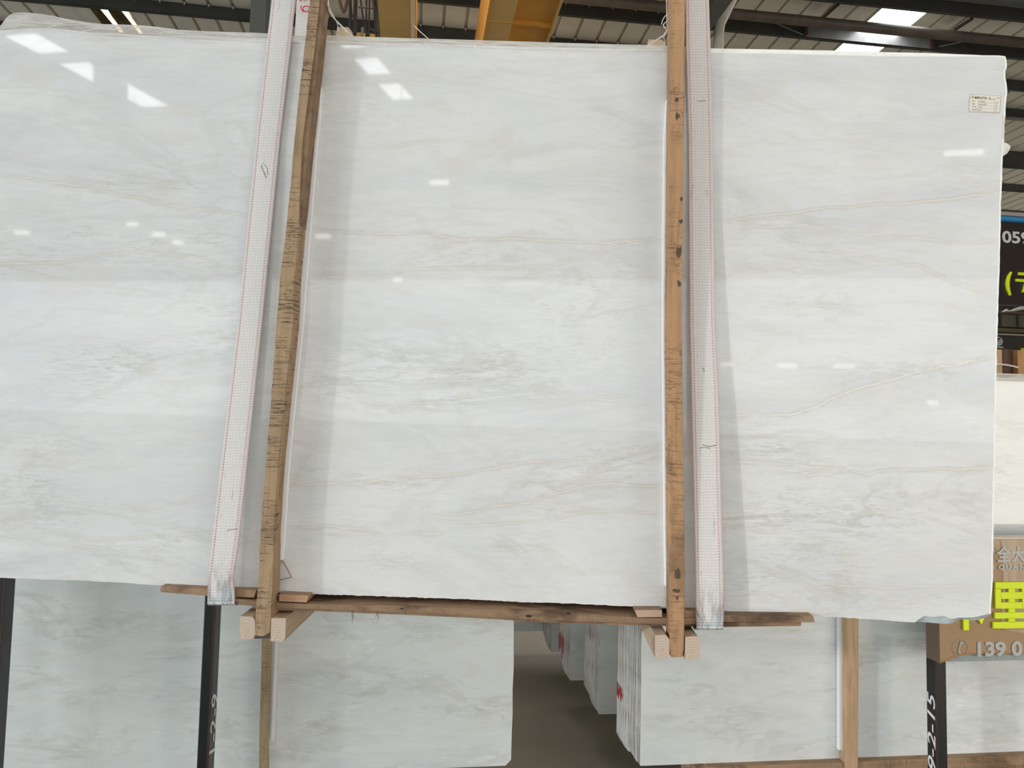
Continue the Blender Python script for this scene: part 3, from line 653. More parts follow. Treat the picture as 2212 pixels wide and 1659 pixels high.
# ================================================================== THE HANGING BUNDLE (bundle-local frame)
def P2(px, py, d): return B(px, py, d)
VE = [  # polylines of the main veins in photo pixels, strength
 ([(-30, 378), (40, 384), (110, 396), (200, 400), (255, 418), (330, 434), (400, 448), (450, 452), (520, 462), (600, 480)], .75),
 ([(670, 488), (720, 500), (790, 507), (870, 508), (905, 500), (940, 512), (1010, 520), (1110, 515), (1180, 521), (1290, 523), (1370, 521), (1450, 515)], .9),
 ([(-30, 575), (60, 570), (150, 560), (220, 549), (290, 547), (380, 552), (450, 560), (490, 572), (560, 576)], .7),
 ([(670, 592), (780, 590), (850, 588), (930, 580), (980, 577), (1060, 579), (1150, 579), (1200, 573), (1260, 552), (1330, 535), (1440, 522)], .6),
 ([(830, 588), (870, 570), (930, 545), (990, 530), (1030, 524)], .45),
 ([(1540, 486), (1590, 474), (1650, 466), (1720, 460), (1790, 450), (1860, 445), (1940, 443), (2020, 435), (2100, 424), (2160, 415)], 1.),
 ([(1580, 489), (1640, 490), (1740, 490), (1830, 502), (1900, 507), (1960, 517), (2060, 525), (2160, 518)], .6),
 ([(1740, 525), (1790, 541), (1860, 550), (1920, 565), (1980, 577), (2030, 597), (2080, 615), (2160, 634)], .7),
 ([(1640, 645), (1700, 658), (1740, 662), (1775, 640), (1800, 630)], .4),
 ([(1810, 625), (1825, 655), (1822, 672), (1790, 692), (1745, 706), (1733, 722), (1745, 760)], .4),
 ([(1545, 906), (1620, 901), (1700, 897), (1760, 880), (1820, 855), (1870, 835), (1930, 820), (1980, 803), (2060, 785), (2160, 768)], 1.),
 ([(1960, 800), (2040, 775), (2100, 775), (2160, 765)], .5),
 ([(1555, 945), (1600, 925), (1640, 905)], .4), ([(1560, 942), (1700, 945), (1800, 932), (1900, 905), (1950, 880), (2000, 850)], .3),
 ([(1560, 1000), (1690, 1005), (1760, 1012), (1820, 1014), (1870, 1026), (1930, 1014), (2000, 1012), (2080, 1016), (2160, 1014)], .9),
 ([(1660, 1036), (1710, 1037), (1780, 1027), (1840, 1015)], .45),
 ([(1560, 1080), (1620, 1100), (1700, 1105), (1740, 1095), (1800, 1093)], .35), ([(1560, 1133), (1640, 1150), (1720, 1160), (1800, 1175), (1830, 1200), (1860, 1225), (1800, 1245)], .5),
 ([(1760, 1255), (1830, 1267), (1920, 1270), (2000, 1265), (2140, 1268)], .6),
 ([(1840, 1115), (1900, 1110), (1950, 1085)], .5),
 ([(625, 1047), (700, 1045), (760, 1047), (820, 1035), (880, 1033), (970, 1030), (1040, 1015), (1100, 1008), (1200, 995), (1260, 990), (1330, 975), (1440, 961)], .8),
 ([(760, 1050), (820, 1030), (870, 1015), (915, 1007)], .4),
 ([(930, 1114), (1000, 1108), (1070, 1092), (1140, 1090), (1190, 1070), (1260, 1053), (1330, 1045), (1440, 1048)], .9),
 ([(1190, 1065), (1230, 1040), (1300, 1015), (1340, 985), (1440, 958)], .5),
 ([(615, 1140), (700, 1140), (780, 1143), (840, 1158), (900, 1150), (950, 1152), (930, 1130), (940, 1115)], .7),
 ([(960, 1134), (1060, 1133), (1160, 1130), (1230, 1112), (1330, 1100), (1450, 1112)], .6),
 ([(780, 1210), (830, 1190), (850, 1150)], .35), ([(1050, 1225), (1060, 1205), (1110, 1188), (1160, 1182)], .5), ([(780, 1210), (800, 1240), (815, 1260)], .4),
 ([(790, 830), (880, 800), (1000, 790), (1080, 795), (1150, 830), (1240, 862), (1300, 862), (1370, 878), (1440, 888)], .5),
 ([(820, 880), (880, 873), (960, 868), (1020, 855), (1060, 845)], .45),
 ([(60, 1072), (150, 1082), (230, 1090), (340, 1102), (400, 1085), (470, 1072)], .5),
 ([(60, 1137), (120, 1150), (190, 1163), (260, 1165), (360, 1156), (470, 1155), (560, 1158)], .5),
 ([(20, 1230), (90, 1205), (170, 1185), (210, 1182), (270, 1202), (330, 1195), (400, 1160)], .45),
 ([(-30, 745), (60, 740), (130, 730), (210, 735), (280, 742), (360, 728), (480, 715)], .35),
 ([(1230, 855), (1300, 848), (1380, 870)], .3), ([(1500, 560), (1600, 590), (1700, 600)], .2), ([(1630, 1270), (1700, 1245)], .2), ([(1560, 1320), (1700, 1325), (1860, 1320), (2000, 1290), (2140, 1280)], .35)]
PA = [  # (cx, cy, rx, ry, amount)
 (200, 785, 110, 38, .9), (330, 540, 170, 60, .45), (430, 520, 90, 90, .45), (330, 410, 200, 40, .35), (150, 500, 60, 18, .5), (60, 560, 120, 40, .5), (350, 590, 90, 30, .5),
 (490, 730, 90, 50, .6), (470, 680, 60, 40, .5), (60, 1060, 90, 55, .7), (100, 1110, 120, 50, .6), (280, 1200, 160, 40, .35), (380, 1170, 60, 30, .6), (100, 970, 120, 30, .4),
 (1020, 805, 150, 50, 1.), (820, 790, 180, 60, .75), (1150, 830, 120, 40, .6), (700, 830, 90, 30, .6), (960, 870, 120, 16, .8), (1200, 760, 220, 60, .35), (1010, 560, 160, 50, .4), (700, 590, 60, 30, .5),
 (1250, 690, 180, 50, .3), (830, 1040, 100, 22, .7), (700, 1145, 110, 26, .6), (1250, 1045, 150, 40, .5), (1230, 1105, 120, 30, .5), (840, 1215, 70, 25, .6), (1110, 1185, 70, 16, .6), (1330, 1015, 100, 40, .5),
 (1680, 1115, 150, 55, .9), (1870, 1125, 110, 60, .9), (1740, 1180, 130, 50, .6), (1640, 1255, 60, 25, .7), (1840, 1275, 90, 25, .7), (1810, 1210, 60, 40, .6), (1640, 930, 60, 25, .6), (1640, 975, 70, 25, .6), (1780, 1020, 120, 18, .6),
 (1980, 800, 160, 26, .5), (1740, 490, 120, 30, .4), (1760, 560, 160, 40, .3), (1740, 650, 100, 30, .35), (1900, 1300, 200, 30, .5), (2090, 1120, 60, 90, .35), (660, 1000, 60, 40, .4), (200, 640, 200, 30, .2)]
TOPF = [(-25, 64), (0, 66), (60, 62), (114, 61), (210, 72), (304, 76), (456, 82), (560, 87), (700, 91), (794, 93.6), (920, 95), (1130, 104), (1442, 108.5), (1535, 111.5), (1707, 114), (1833, 117.5), (1896, 119), (2011, 119.5), (2147, 119.5), (2166, 120), (2172, 122)]
BOTF = [(-25, 1247), (0, 1248.5), (124, 1252.6), (171, 1254), (293, 1261), (346, 1265), (445, 1268), (552, 1274), (606, 1281), (700, 1284), (1000, 1294), (1126, 1300.6), (1194, 1302), (1274, 1306), (1438, 1314), (1563, 1320), (1755, 1330), (1900, 1339), (1960, 1344), (1976, 1345),
        (1983, 1339), (1997, 1330), (2016, 1332.5), (2039, 1331), (2055, 1337), (2068, 1334), (2094, 1334), (2121, 1330.7), (2136, 1325), (2140, 1327)]
BOTB = [(-25, 1247), (0, 1248.5), (346, 1265), (445, 1268), (552, 1274), (700, 1284), (1000, 1294), (1438, 1314), (1755, 1330), (1900, 1339), (1960, 1344), (1976, 1345.5), (2000, 1347), (2030, 1349.5), (2054, 1351.5), (2066, 1348), (2077, 1341.5), (2095, 1341.5), (2109, 1344), (2124, 1342), (2128, 1339), (2139, 1336), (2141, 1334)]
RGT = [(122, 2172), (127, 2174), (146, 2175.5), (151, 2172.5), (165, 2172), (182, 2174), (199, 2176), (230, 2172.5), (247, 2172), (270, 2170), (303, 2169), (340, 2166), (373, 2165), (440, 2162.5), (460, 2162), (560, 2160), (657, 2156.5), (753, 2154), (838, 2152), (1000, 2149.5), (1140, 2146.5), (1234, 2145), (1270, 2144), (1285, 2142.6), (1310, 2141), (1327, 2140)]
def front_slab():
    d0 = 0.
    tp = np.array([P2(a, b, 0) for a, b in TOPF]); bt = np.array([P2(a, b, 0) for a, b in BOTF]); bb = np.array([P2(a, b, 0) for a, b in BOTB])
    rg = np.array([P2(b, a, 0) for a, b in RGT])
    NX, NZ = 340, 190
    S0 = tp[0][0]
    zt_ = np.interp(np.linspace(S0, 1.6, 50), tp[:, 0], tp[:, 2])
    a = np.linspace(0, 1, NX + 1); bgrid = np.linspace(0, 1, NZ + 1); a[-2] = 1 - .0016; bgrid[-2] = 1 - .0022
    vs = np.zeros((NX + 1, NZ + 1, 2))
    zr0, zr1 = rg[-1][2], rg[0][2]; o_r = rg[::-1]
    sr = np.interp(zr0 + (zr1 - zr0) * bgrid, o_r[:, 2], o_r[:, 0])
    rng = np.random.RandomState(3)
    sr = sr + np.convolve(rng.randn(NZ + 1), [.25, .5, .25], 'same') * .0007
    for j in range(NZ + 1):
        s = S0 + (sr[j] - S0) * a
        b0 = np.interp(s, bt[:, 0], bt[:, 2]); t0 = np.interp(s, tp[:, 0], tp[:, 2])
        vs[:, j, 0] = s; vs[:, j, 1] = b0 + (t0 - b0) * bgrid[j]
    vs[1:-1, 0, 1] += rng.randn(NX - 1) * .0006
    V = [(x, 0., z) for x, z in vs.reshape(-1, 2)]
    idx = lambda i, j: i * (NZ + 1) + j
    Fc = [(idx(i, j), idx(i + 1, j), idx(i + 1, j + 1), idx(i, j + 1)) for i in range(NX) for j in range(NZ)]
    mi = [1 if (i == NX - 1 or j == NZ - 1) else 0 for i in range(NX) for j in range(NZ)]  # pale outer strip paints light glowing through the stone rim
    # rim loop
    loop = [idx(i, 0) for i in range(NX + 1)] + [idx(NX, j) for j in range(1, NZ + 1)] + [idx(i, NZ) for i in range(NX - 1, -1, -1)] + [idx(0, j) for j in range(NZ - 1, 0, -1)]
    K = len(loop); base = len(V); cx_, cz_ = 0, .2
    ring1 = []; ring2 = []
    for k, id_ in enumerate(loop):
        x, _, z = V[id_]; onb = k <= NX
        ring1.append((x + (.0008 if x > 1.4 and not onb else 0), .002, z))
        zz = z; xx = x
        if onb:
            zz = min(z, np.interp(x, bb[:, 0], bb[:, 2]) - .0005)
        ring2.append((xx + (.001 if x > 1.4 and not onb else 0), TH - .001, zz))
    V += ring1 + ring2
    for k in range(K):
        k2 = (k + 1) % K
        chip = k <= NX and V[loop[k]][0] > P2(1972, 1340, 0)[0]
        Fc.append((loop[k2], loop[k], base + k, base + k2)); mi.append(2 if chip else 1)
        Fc.append((base + k2, base + k, base + K + k, base + K + k2)); mi.append(2 if chip else 1)
    Fc.append(tuple(base + K + k for k in range(K))); mi.append(1)
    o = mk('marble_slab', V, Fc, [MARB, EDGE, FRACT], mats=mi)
    # attributes
    A = np.array(V)[:, [0, 2]]
    wx = np.array([mnoise.noise(Vector((x * 4, z * 9, 1.3))) for x, z in A]); wz = np.array([mnoise.noise(Vector((x * 5, z * 6, 7.7))) + .4 * mnoise.noise(Vector((x * 22, z * 16, 3.7))) for x, z in A])
    Aw = A + np.stack([wx * .03, wz * .010], 1)
    best = np.full(len(A), 9.); w = np.zeros(len(A)); sgn = np.ones(len(A))
    for poly, st in VE:
        Q = np.array([P2(a, b, 0)[[0, 2]] for a, b in poly]); dm = np.full(len(A), 9.)
        if Q[-1][0] < Q[0][0]: Q = Q[::-1]
        sg = np.ones(len(A))
        for p, r in zip(Q[:-1], Q[1:]):
            e_ = r - p; tt = np.clip(((Aw - p) @ e_) / (e_ @ e_), 0, 1)
            dd = np.linalg.norm(Aw - (p + tt[:, None] * e_), axis=1); cr = np.sign(e_[0] * (Aw - p)[:, 1] - e_[1] * (Aw - p)[:, 0])
            k_ = dd < dm; sg = np.where(k_, cr, sg); dm = np.minimum(dm, dd)
        # fade the ends
        ends = np.minimum(np.linalg.norm(Aw - Q[0], axis=1), np.linalg.norm(Aw - Q[-1], axis=1))
        m_ = dm < best; w = np.where(m_, st * np.clip(ends / .06, .0, 1), w); sgn = np.where(m_, sg, sgn); best = np.minimum(best, dm)
    pt = np.zeros(len(A))
    for (cx_, cy_, rx, ry, am) in PA:
        c_ = P2(cx_, cy_, 0); sx = rx * 2.4 / F; sz = ry * 2.4 / F
        dx = (Aw[:, 0] - c_[0]) / sx; dz = (Aw[:, 1] - c_[2] + dx * sx * -.08) / sz
        pt = np.maximum(pt, am * np.exp(-(dx * dx + dz * dz) * .9))
    me = o.data
    for nm, arr in (('vein', np.clip(best / .05, 0, 1) * sgn), ('veinw', w), ('patch', np.clip(pt, 0, 1))):
        at = me.attributes.new(nm, 'FLOAT', 'POINT'); at.data.foreach_set('value', arr.astype(np.float32))
    tag(o, 'huge polished white marble slab at the front of the hanging bundle', 'marble slab')
    return o
front_slab()
# slabs behind the front one
for i in range(1, 15):
    y = i * PITCH; rr = random.Random(50 + i)
    top = [(-25, 66), (560, 84), (1130, 101), (1442, 105.5), (1535, 104.5), (1707, 107.5), (1790, 109), (1917, 112.8), (2000, 114.5), (2105, 118.5), (2150, 121)] if i == 1 else [(-22 + 2 * i, 68), (1130, 106), (2150, 123)]
    T = [P2(a, b, -y) for a, b in top]; Bo = [P2(a, b, 0) for a, b in BOTB[::-1] if not (a > 1976)]
    re = [P2(2136, 1330, 0)]
    pts = [(p[0] + 0 * (i > 1), p[2] - (.0 if i == 1 else .004 + rr.uniform(0, .012))) for p in T[::-1]] + [(p[0] + .004 * (p[0] < -1), p[2] + .0015) for p in Bo[::-1]] + [(re[0][0] - rr.uniform(0, .012), re[0][2] + .004)]
    q = MB(); k = len(pts)
    q.add([(a, y, b) for a, b in pts] + [(a, y + TH, b) for a, b in pts], [tuple(range(k)), tuple(range(2 * k - 1, k - 1, -1))], 0)
    q.add([(a, y, b) for a, b in pts] + [(a, y + TH, b) for a, b in pts], [((j + 1) % k, j, j + k, (j + 1) % k + k) for j in range(k)], 1)
    o = q.build('marble_slab', [EDGE if i == 1 else MARB2, EDGE])  # pale face of the second slab paints light passing through it
    tag(o, 'marble slab directly behind the front one, showing as a cream line along its top' if i == 1 else 'white marble slab hidden deeper inside the hanging bundle', 'marble slab', None if i == 1 else 'slabs inside the hanging bundle')
BK = 15 * PITCH   # back of the bundle
# ---- generic bar between pixel edges (d = distance in front of the slab face)
def bar(name, secs, d_front, d_back, mat, parent=None, bevel=0, jit=0., sub=10):
    """secs: (y, xl, xr); subdivided and lofted"""
    secs = sorted(secs); ys = [s[0] for s in secs]
    rr = random.Random(len(name) + int(secs[0][1])); vs = []; fs = []
    N = max(2, int((ys[-1] - ys[0]) / 16) if jit else len(secs) * 2)
    Y = np.linspace(ys[0], ys[-1], N + 1)
    for y in Y:
        xl = np.interp(y, ys, [s[1] for s in secs]) + rr.uniform(-jit, jit); xr_ = np.interp(y, ys, [s[2] for s in secs]) + rr.uniform(-jit, jit) * .6
        p = B(xl, y, d_front); s_ = B(xr_, y, d_front)
        vs += [tuple(p), tuple(s_), (s_[0], -d_back, s_[2]), (p[0], -d_back, p[2])]
    for i in range(N):
        for j in range(4): fs.append((4 * i + 4 + j, 4 * i + 4 + (j + 1) % 4, 4 * i + (j + 1) % 4, 4 * i + j))
    fs += [(0, 1, 2, 3), (4 * N + 3, 4 * N + 2, 4 * N + 1, 4 * N)]
    return mk(name, vs, fs, mat, parent, bevel=bevel)
# ---- left batten: one board, split near the top into two prongs
LB = empty('batten', tuple(B(566, 1378, .08)), BM); tag(LB, 'rough brown wooden batten leaning across the slab beside the left strap, split near the top', 'batten')
bar('batten_body', [(-260, 697, 720), (0, 669, 690), (100, 658, 680), (200, 646, 667), (300, 636, 654), (400, 627, 648), (492, 618, 646), (600, 605, 636), (700, 597, 632), (850, 586, 616), (1000, 574, 601), (1150, 563, 591), (1260, 558, 589), (1310, 553, 585), (1345, 551, 584), (1379, 550, 582)], .085, .016, WB1, LB, .0015, .6)
bar('split_prong', [(-260, 729, 732), (0, 698, 700), (100, 689, 691), (200, 677.5, 679.5), (300, 666, 668), (400, 655.5, 657.5), (492, 647, 649.5)], .064, .016, WBO, LB, .0005, .2)
bar('split_core', [(-260, 717, 730), (0, 687, 699), (100, 677, 690), (300, 651, 667), (440, 643, 654), (488, 642, 648)], .079, .018, CRACK, LB)  # flat fill coloured with the shade inside the split
q = MB(); pz = [B(a, b, .0855) for a, b in ((551, 1372), (566, 1375), (575, 1371), (582, 1366), (582, 1379), (550, 1380))]; q.prism([tuple(p) for p in pz][::-1], [(p[0], p[1] + .01, p[2]) for p in pz][::-1]); q.build('dark_end', plain('dark_stain', (.07, .055, .055), .8), LB)
RB = empty('batten', tuple(B(1462, 1420, .08)), BM); tag(RB, 'orange-brown wooden batten with black stains, upright beside the right strap', 'batten')
bar('batten_body', [(-260, 1450, 1480), (0, 1450.5, 1480), (300, 1447.5, 1477.5), (700, 1443.5, 1473), (1000, 1446, 1476), (1220, 1448, 1479.5), (1350, 1447, 1478.5), (1405, 1447, 1477), (1420, 1450, 1474)], .085, .016, WB2, RB, .002, .4)
MOULD = plain('mould_stain', (.10, .075, .05), .9); rr = random.Random(4)
def blob(cx_, cy_, rx, ry):
    pts = [];
    for k in range(14):
        a = 2 * math.pi * k / 14; r_ = 1 + rr.uniform(-.3, .3); pts.append(B(cx_ + rx * r_ * math.cos(a), cy_ + ry * r_ * math.sin(a), .0858))
    q.prism([tuple(p) for p in pts][::-1], [(p[0], p[1] + .002, p[2]) for p in pts][::-1])
for a in ((1465, 1240, 6, 14), (1461, 1276, 8, 4), (1463, 1292, 3, 4), (1472, 430, 3, 5), (1471, 478, 4, 5), (1467, 545, 5, 13), (1467, 612, 4, 7), (1463, 250, 5, 8), (1462, 215, 4, 5)):
    q = MB(); blob(*a); q.build('black_stain', MOULD, RB)
# foam strips behind the battens
o = bar('foam_strip', [(186, 668, 694), (200, 670, 698.5), (300, 655, 687), (500, 640, 672), (700, 628, 656), (1000, 600, 626), (1200, 590, 613.5), (1211, 590, 611)], .016, .0005, FOAM, bevel=.004); tag(o, 'white foam strip padding the left batten from the slab', 'foam')
o = bar('foam_strip', [(214, 1439, 1470), (235, 1435, 1470), (300, 1433, 1470), (700, 1430, 1467), (1220, 1435, 1472), (1268, 1437, 1472)], .016, .0005, FOAM, bevel=.004); tag(o, 'white foam strip padding the right batten from the slab', 'foam')
# back battens (tops just show above the film)
def backbat(pa, pb, ytop, ybot, lab):
    A = B(pa, ytop, -BK - .01); D = B(pb, ytop, -BK - .01); D[2] = B(pb, ybot, -BK - .01)[2]; q = MB()
    # wood block, chamfered corner
    x0, x1, z0, z1 = A[0], D[0], D[2], A[2]; y0 = BK + .002; y1 = BK + .052
    q.prism([(x0, y0, z0), (x1, y0, z0), (x1, y0, z1 - .012), (x1 - .012, y0, z1), (x0, y0, z1)], [(x0, y1, z0), (x1, y1, z0), (x1, y1, z1 - .012), (x1 - .012, y1, z1), (x0, y1, z1)])
    tag(q.build('batten', WPALE, bevel=.002), lab, 'batten')
backbat(729, 760, 60, 1260, 'pale batten behind the bundle whose top shows above the film, left')
backbat(1400, 1437, 87, 1270, 'pale batten behind the bundle whose top shows above the film, right')
# ---- boards and blocks under the bundle
def board(name, poly, d_front, d_back, mat, label, cat, bevel=.0015, endmat=None):
    q = MB(); P = [B(a, b, d_front) for a, b in poly]
    q.add([tuple(p) for p in P], [tuple(range(len(P)))[::-1]], 1 if endmat else 0)
    k = len(P); vs = [tuple(p) for p in P] + [(p[0], -d_back, p[2]) for p in P]
    q.add(vs, [tuple(range(k, 2 * k))] + [(i, (i + 1) % k, (i + 1) % k + k, i + k) for i in range(k)], 0)
    # weld
    me_v = q.v; o = q.build(name, [mat, endmat or mat]); tag(o, label, cat)
    return o
EB = -BK - .05
board('board', [(347, 1266.5), (446, 1271.5), (553, 1275), (548, 1291), (446, 1287), (347, 1279)], .035, -.06, WBX, 'short brown board under the left end of the hanging bundle, behind the left strap', 'board')
board('spacer_block', [(603, 1284), (666.5, 1287), (662, 1301.5), (603, 1299)], .045, -.12, WBX, 'small wooden spacer under the slab just right of the left batten', 'wood block', endmat=WEND)
board('spacer_block', [(1371, 1317.5), (1430, 1318), (1430, 1333), (1377, 1333.5)], .045, -.12, WBX, 'small wooden spacer under the slab just left of the right batten', 'wood block', endmat=wood('wood_end_pink', (.62, .43, .31), (.4, .25, .17), 'x'))
board('spacer_block', [(1479, 1319), (1552, 1321), (1552, 1337), (1479, 1334)], .035, -.12, WBX, 'small wooden spacer behind the lower end of the right strap', 'wood block', endmat=WEND)
board('board', [(507, 1294), (603, 1302), (700, 1306), (840, 1308), (1000, 1314), (1120, 1318), (1200, 1321.5), (1380, 1335), (1480, 1336), (1563, 1329), (1757, 1331.5), (1760, 1344.5), (1563, 1343.5), (1480, 1349), (1390, 1347), (1200, 1340.5), (1120, 1336), (1000, 1329), (840, 1322), (700, 1316), (603, 1314), (513, 1306)], .045, -.09, wood('long_board_wood', (.36, .225, .13), (.09, .05, .027), 'x', saw=.2, knots=.95), 'long dark brown board running under the hanging bundle between the two straps', 'board')
LONG = []
def low_board():
    cb = [(540, 1308.5), (603, 1314), (700, 1316), (840, 1322), (1000, 1329), (1120, 1336), (1200, 1340.5), (1390, 1347), (1563, 1349.5), (1737, 1347.5)]
    P = [B(a, b, .045) for a, b in cb]; q = MB(); y0, y1 = -.02, BK + .05
    for P0, P1 in zip(P[:-1], P[1:]):
        x0, x1 = P0[0], P1[0]; a, b = P0[2] - .001, P1[2] - .001; c_, d_ = a - .0135, b - .0135
        q.add([(x0, y0, c_), (x1, y0, d_), (x1, y1, d_), (x0, y1, c_), (x0, y0, a), (x1, y0, b), (x1, y1, b), (x0, y1, a)], [(0, 3, 2, 1), (4, 5, 6, 7), (0, 1, 5, 4), (2, 3, 7, 6)])
    q.f += [(3, 0, 4, 7), (len(q.v) - 7, len(q.v) - 6, len(q.v) - 2, len(q.v) - 3)]; q.m += [0, 0]
    tag(q.build('board', WBX), 'lower wide board lying on the four beam ends under the bundle', 'board')
low_board()
DF = .083
board('beam_block', [(519, 1331), (545, 1332), (551, 1341), (551, 1372), (546, 1381), (517, 1381)], DF, EB - .05, WPALE, 'pale square beam end left of the left batten, under the bundle', 'wood block', endmat=RINGS)
board('beam_block', [(585.5, 1335), (617.5, 1335.5), (616, 1378), (612, 1386.5), (584, 1385)], DF, EB - .05, WPALE, 'pale cracked beam end right of the left batten, under the bundle', 'wood block', endmat=RINGS)
board('beam_block', [(1415, 1372), (1438, 1371), (1446, 1381), (1446, 1419), (1443, 1421), (1415, 1421.5)], DF, EB - .05, WPALE, 'pale beam end left of the right batten with a knot on its side', 'wood block', endmat=RINGS)
board('beam_block', [(1480, 1376), (1507, 1374), (1512.5, 1382), (1512.5, 1416), (1509, 1423), (1479, 1423.5)], DF, EB - .05, WPALE, 'pale beam end right of the right batten showing round growth rings', 'wood block', endmat=RINGS)
for (kx, ky, kr) in ((1228, 1325.5, .0055), (868, 1315, .004), (1142, 1331, .007)):
    c_ = B(kx, ky, .0455); q = MB(); ring = [(c_[0] + kr * 1.5 * math.cos(t * math.pi / 6), c_[1], c_[2] + kr * .7 * math.sin(t * math.pi / 6)) for t in range(12)]
    q.prism(ring[::-1], [(a, b + .001, c) for a, b, c in ring][::-1]); LONG.append(q)
ob = [o for o in SC.objects if o.name.startswith('board') and 'long dark' in o.get('label', '')][0]
for q in LONG: q.build('knot', plain('dark_knot', (.05, .03, .02), .8), ob)
# hanging fibres, bent splinter
FIB = plain('brown_fibre', (.20, .11, .055), .8)
q = MB()
for pts in (((760, 1319), (761, 1332), (761, 1348)), ((762, 1319), (764, 1333), (760, 1341)), ((815, 1321), (813, 1330), (811, 1334)), ((817, 1322), (817, 1333), (816, 1343))):
    q.tube([B(a, b, .047) for a, b in pts], [.0012, .001, .0004], 5)
tag(q.build('wood_fibres', FIB), 'loose brown fibres dangling from the long board under the slab', 'fibres', kind='stuff')
q = MB(); q.tube([B(a, b, .012) for a, b in ((606, 1210), (612, 1215), (620, 1228), (626, 1240), (629.5, 1247), (618, 1250), (604, 1253))], .0012, 6)
tag(q.build('bent_splinter', FIB), 'thin brown splinter bent into a triangle on the slab beside the left batten foot', 'splinter')
# ---- woven lifting straps
def strap_mat():
    m = NT('woven_strap'); c = m.new('ShaderNodeUVMap'); c.uv_map = 'uv'
    mp = m.new('ShaderNodeMapping'); m.t.links.new(c.outputs[0], mp.inputs[0]); mp.inputs['Scale'].default_value = (1, 1, 1)
    w1 = m.new('ShaderNodeTexWave', wave_type='BANDS', bands_direction='Y', Scale=34., Distortion=2.6, Detail=2.); m.t.links.new(mp.outputs[0], w1.inputs[0])
    w1.inputs['Detail Scale'].default_value = 3
    w2 = m.new('ShaderNodeTexWave', wave_type='BANDS', bands_direction='X', Scale=2.6, Distortion=.4); m.t.links.new(mp.outputs[0], w2.inputs[0])
    sx = m.new('ShaderNodeSeparateXYZ'); m.t.links.new(c.outputs[0], sx.inputs[0])
    s = m.math('MULTIPLY', w1.outputs[1], m.ramp(w2.outputs[1], .25, .6))
    col = m.mix(m.ramp(s, .1, .8), (.79, .745, .715), (.94, .925, .90))
    edge = m.math('ABSOLUTE', m.math('SUBTRACT', sx.outputs[0], .5))
    col = m.mix(m.math('MULTIPLY', m.ramp(edge, .38, .42), .6), col, (.80, .69, .65))
    dirt = m.noise(m.coords((30, 30, 6)), 1.5, 5, .65)
    vabs = m.math('ABSOLUTE', sx.outputs[1]); bot = m.ramp(vabs, .0, .16, 1, 0)
    col = m.mix(m.math('MULTIPLY', m.math('MULTIPLY', m.ramp(dirt, .42, .62), bot), .75), col, (.20, .19, .18))
    blue = m.ramp(vabs, .015, .06, 1, 0)
    col = m.mix(m.math('MULTIPLY', m.math('MULTIPLY', blue, m.ramp(m.noise(m.coords((20, 20, 20)), 1.2, 3), .4, .6)), .5), col, (.45, .66, .72))
    col = m.mix(m.math('MULTIPLY', m.ramp(dirt, .64, .72), .35), col, (.30, .27, .25))
    m.P(Base_Color=col, Roughness=.85); m.b.inputs['Specular IOR Level'].default_value = .2
    m.bump(s, .6, .002); return m.mat
SCUFF = plain('scuff_grey', (.30, .27, .24), .9)
STRAP = strap_mat(); STITCH = plain('red_stitching', (.55, .12, .13), .8)
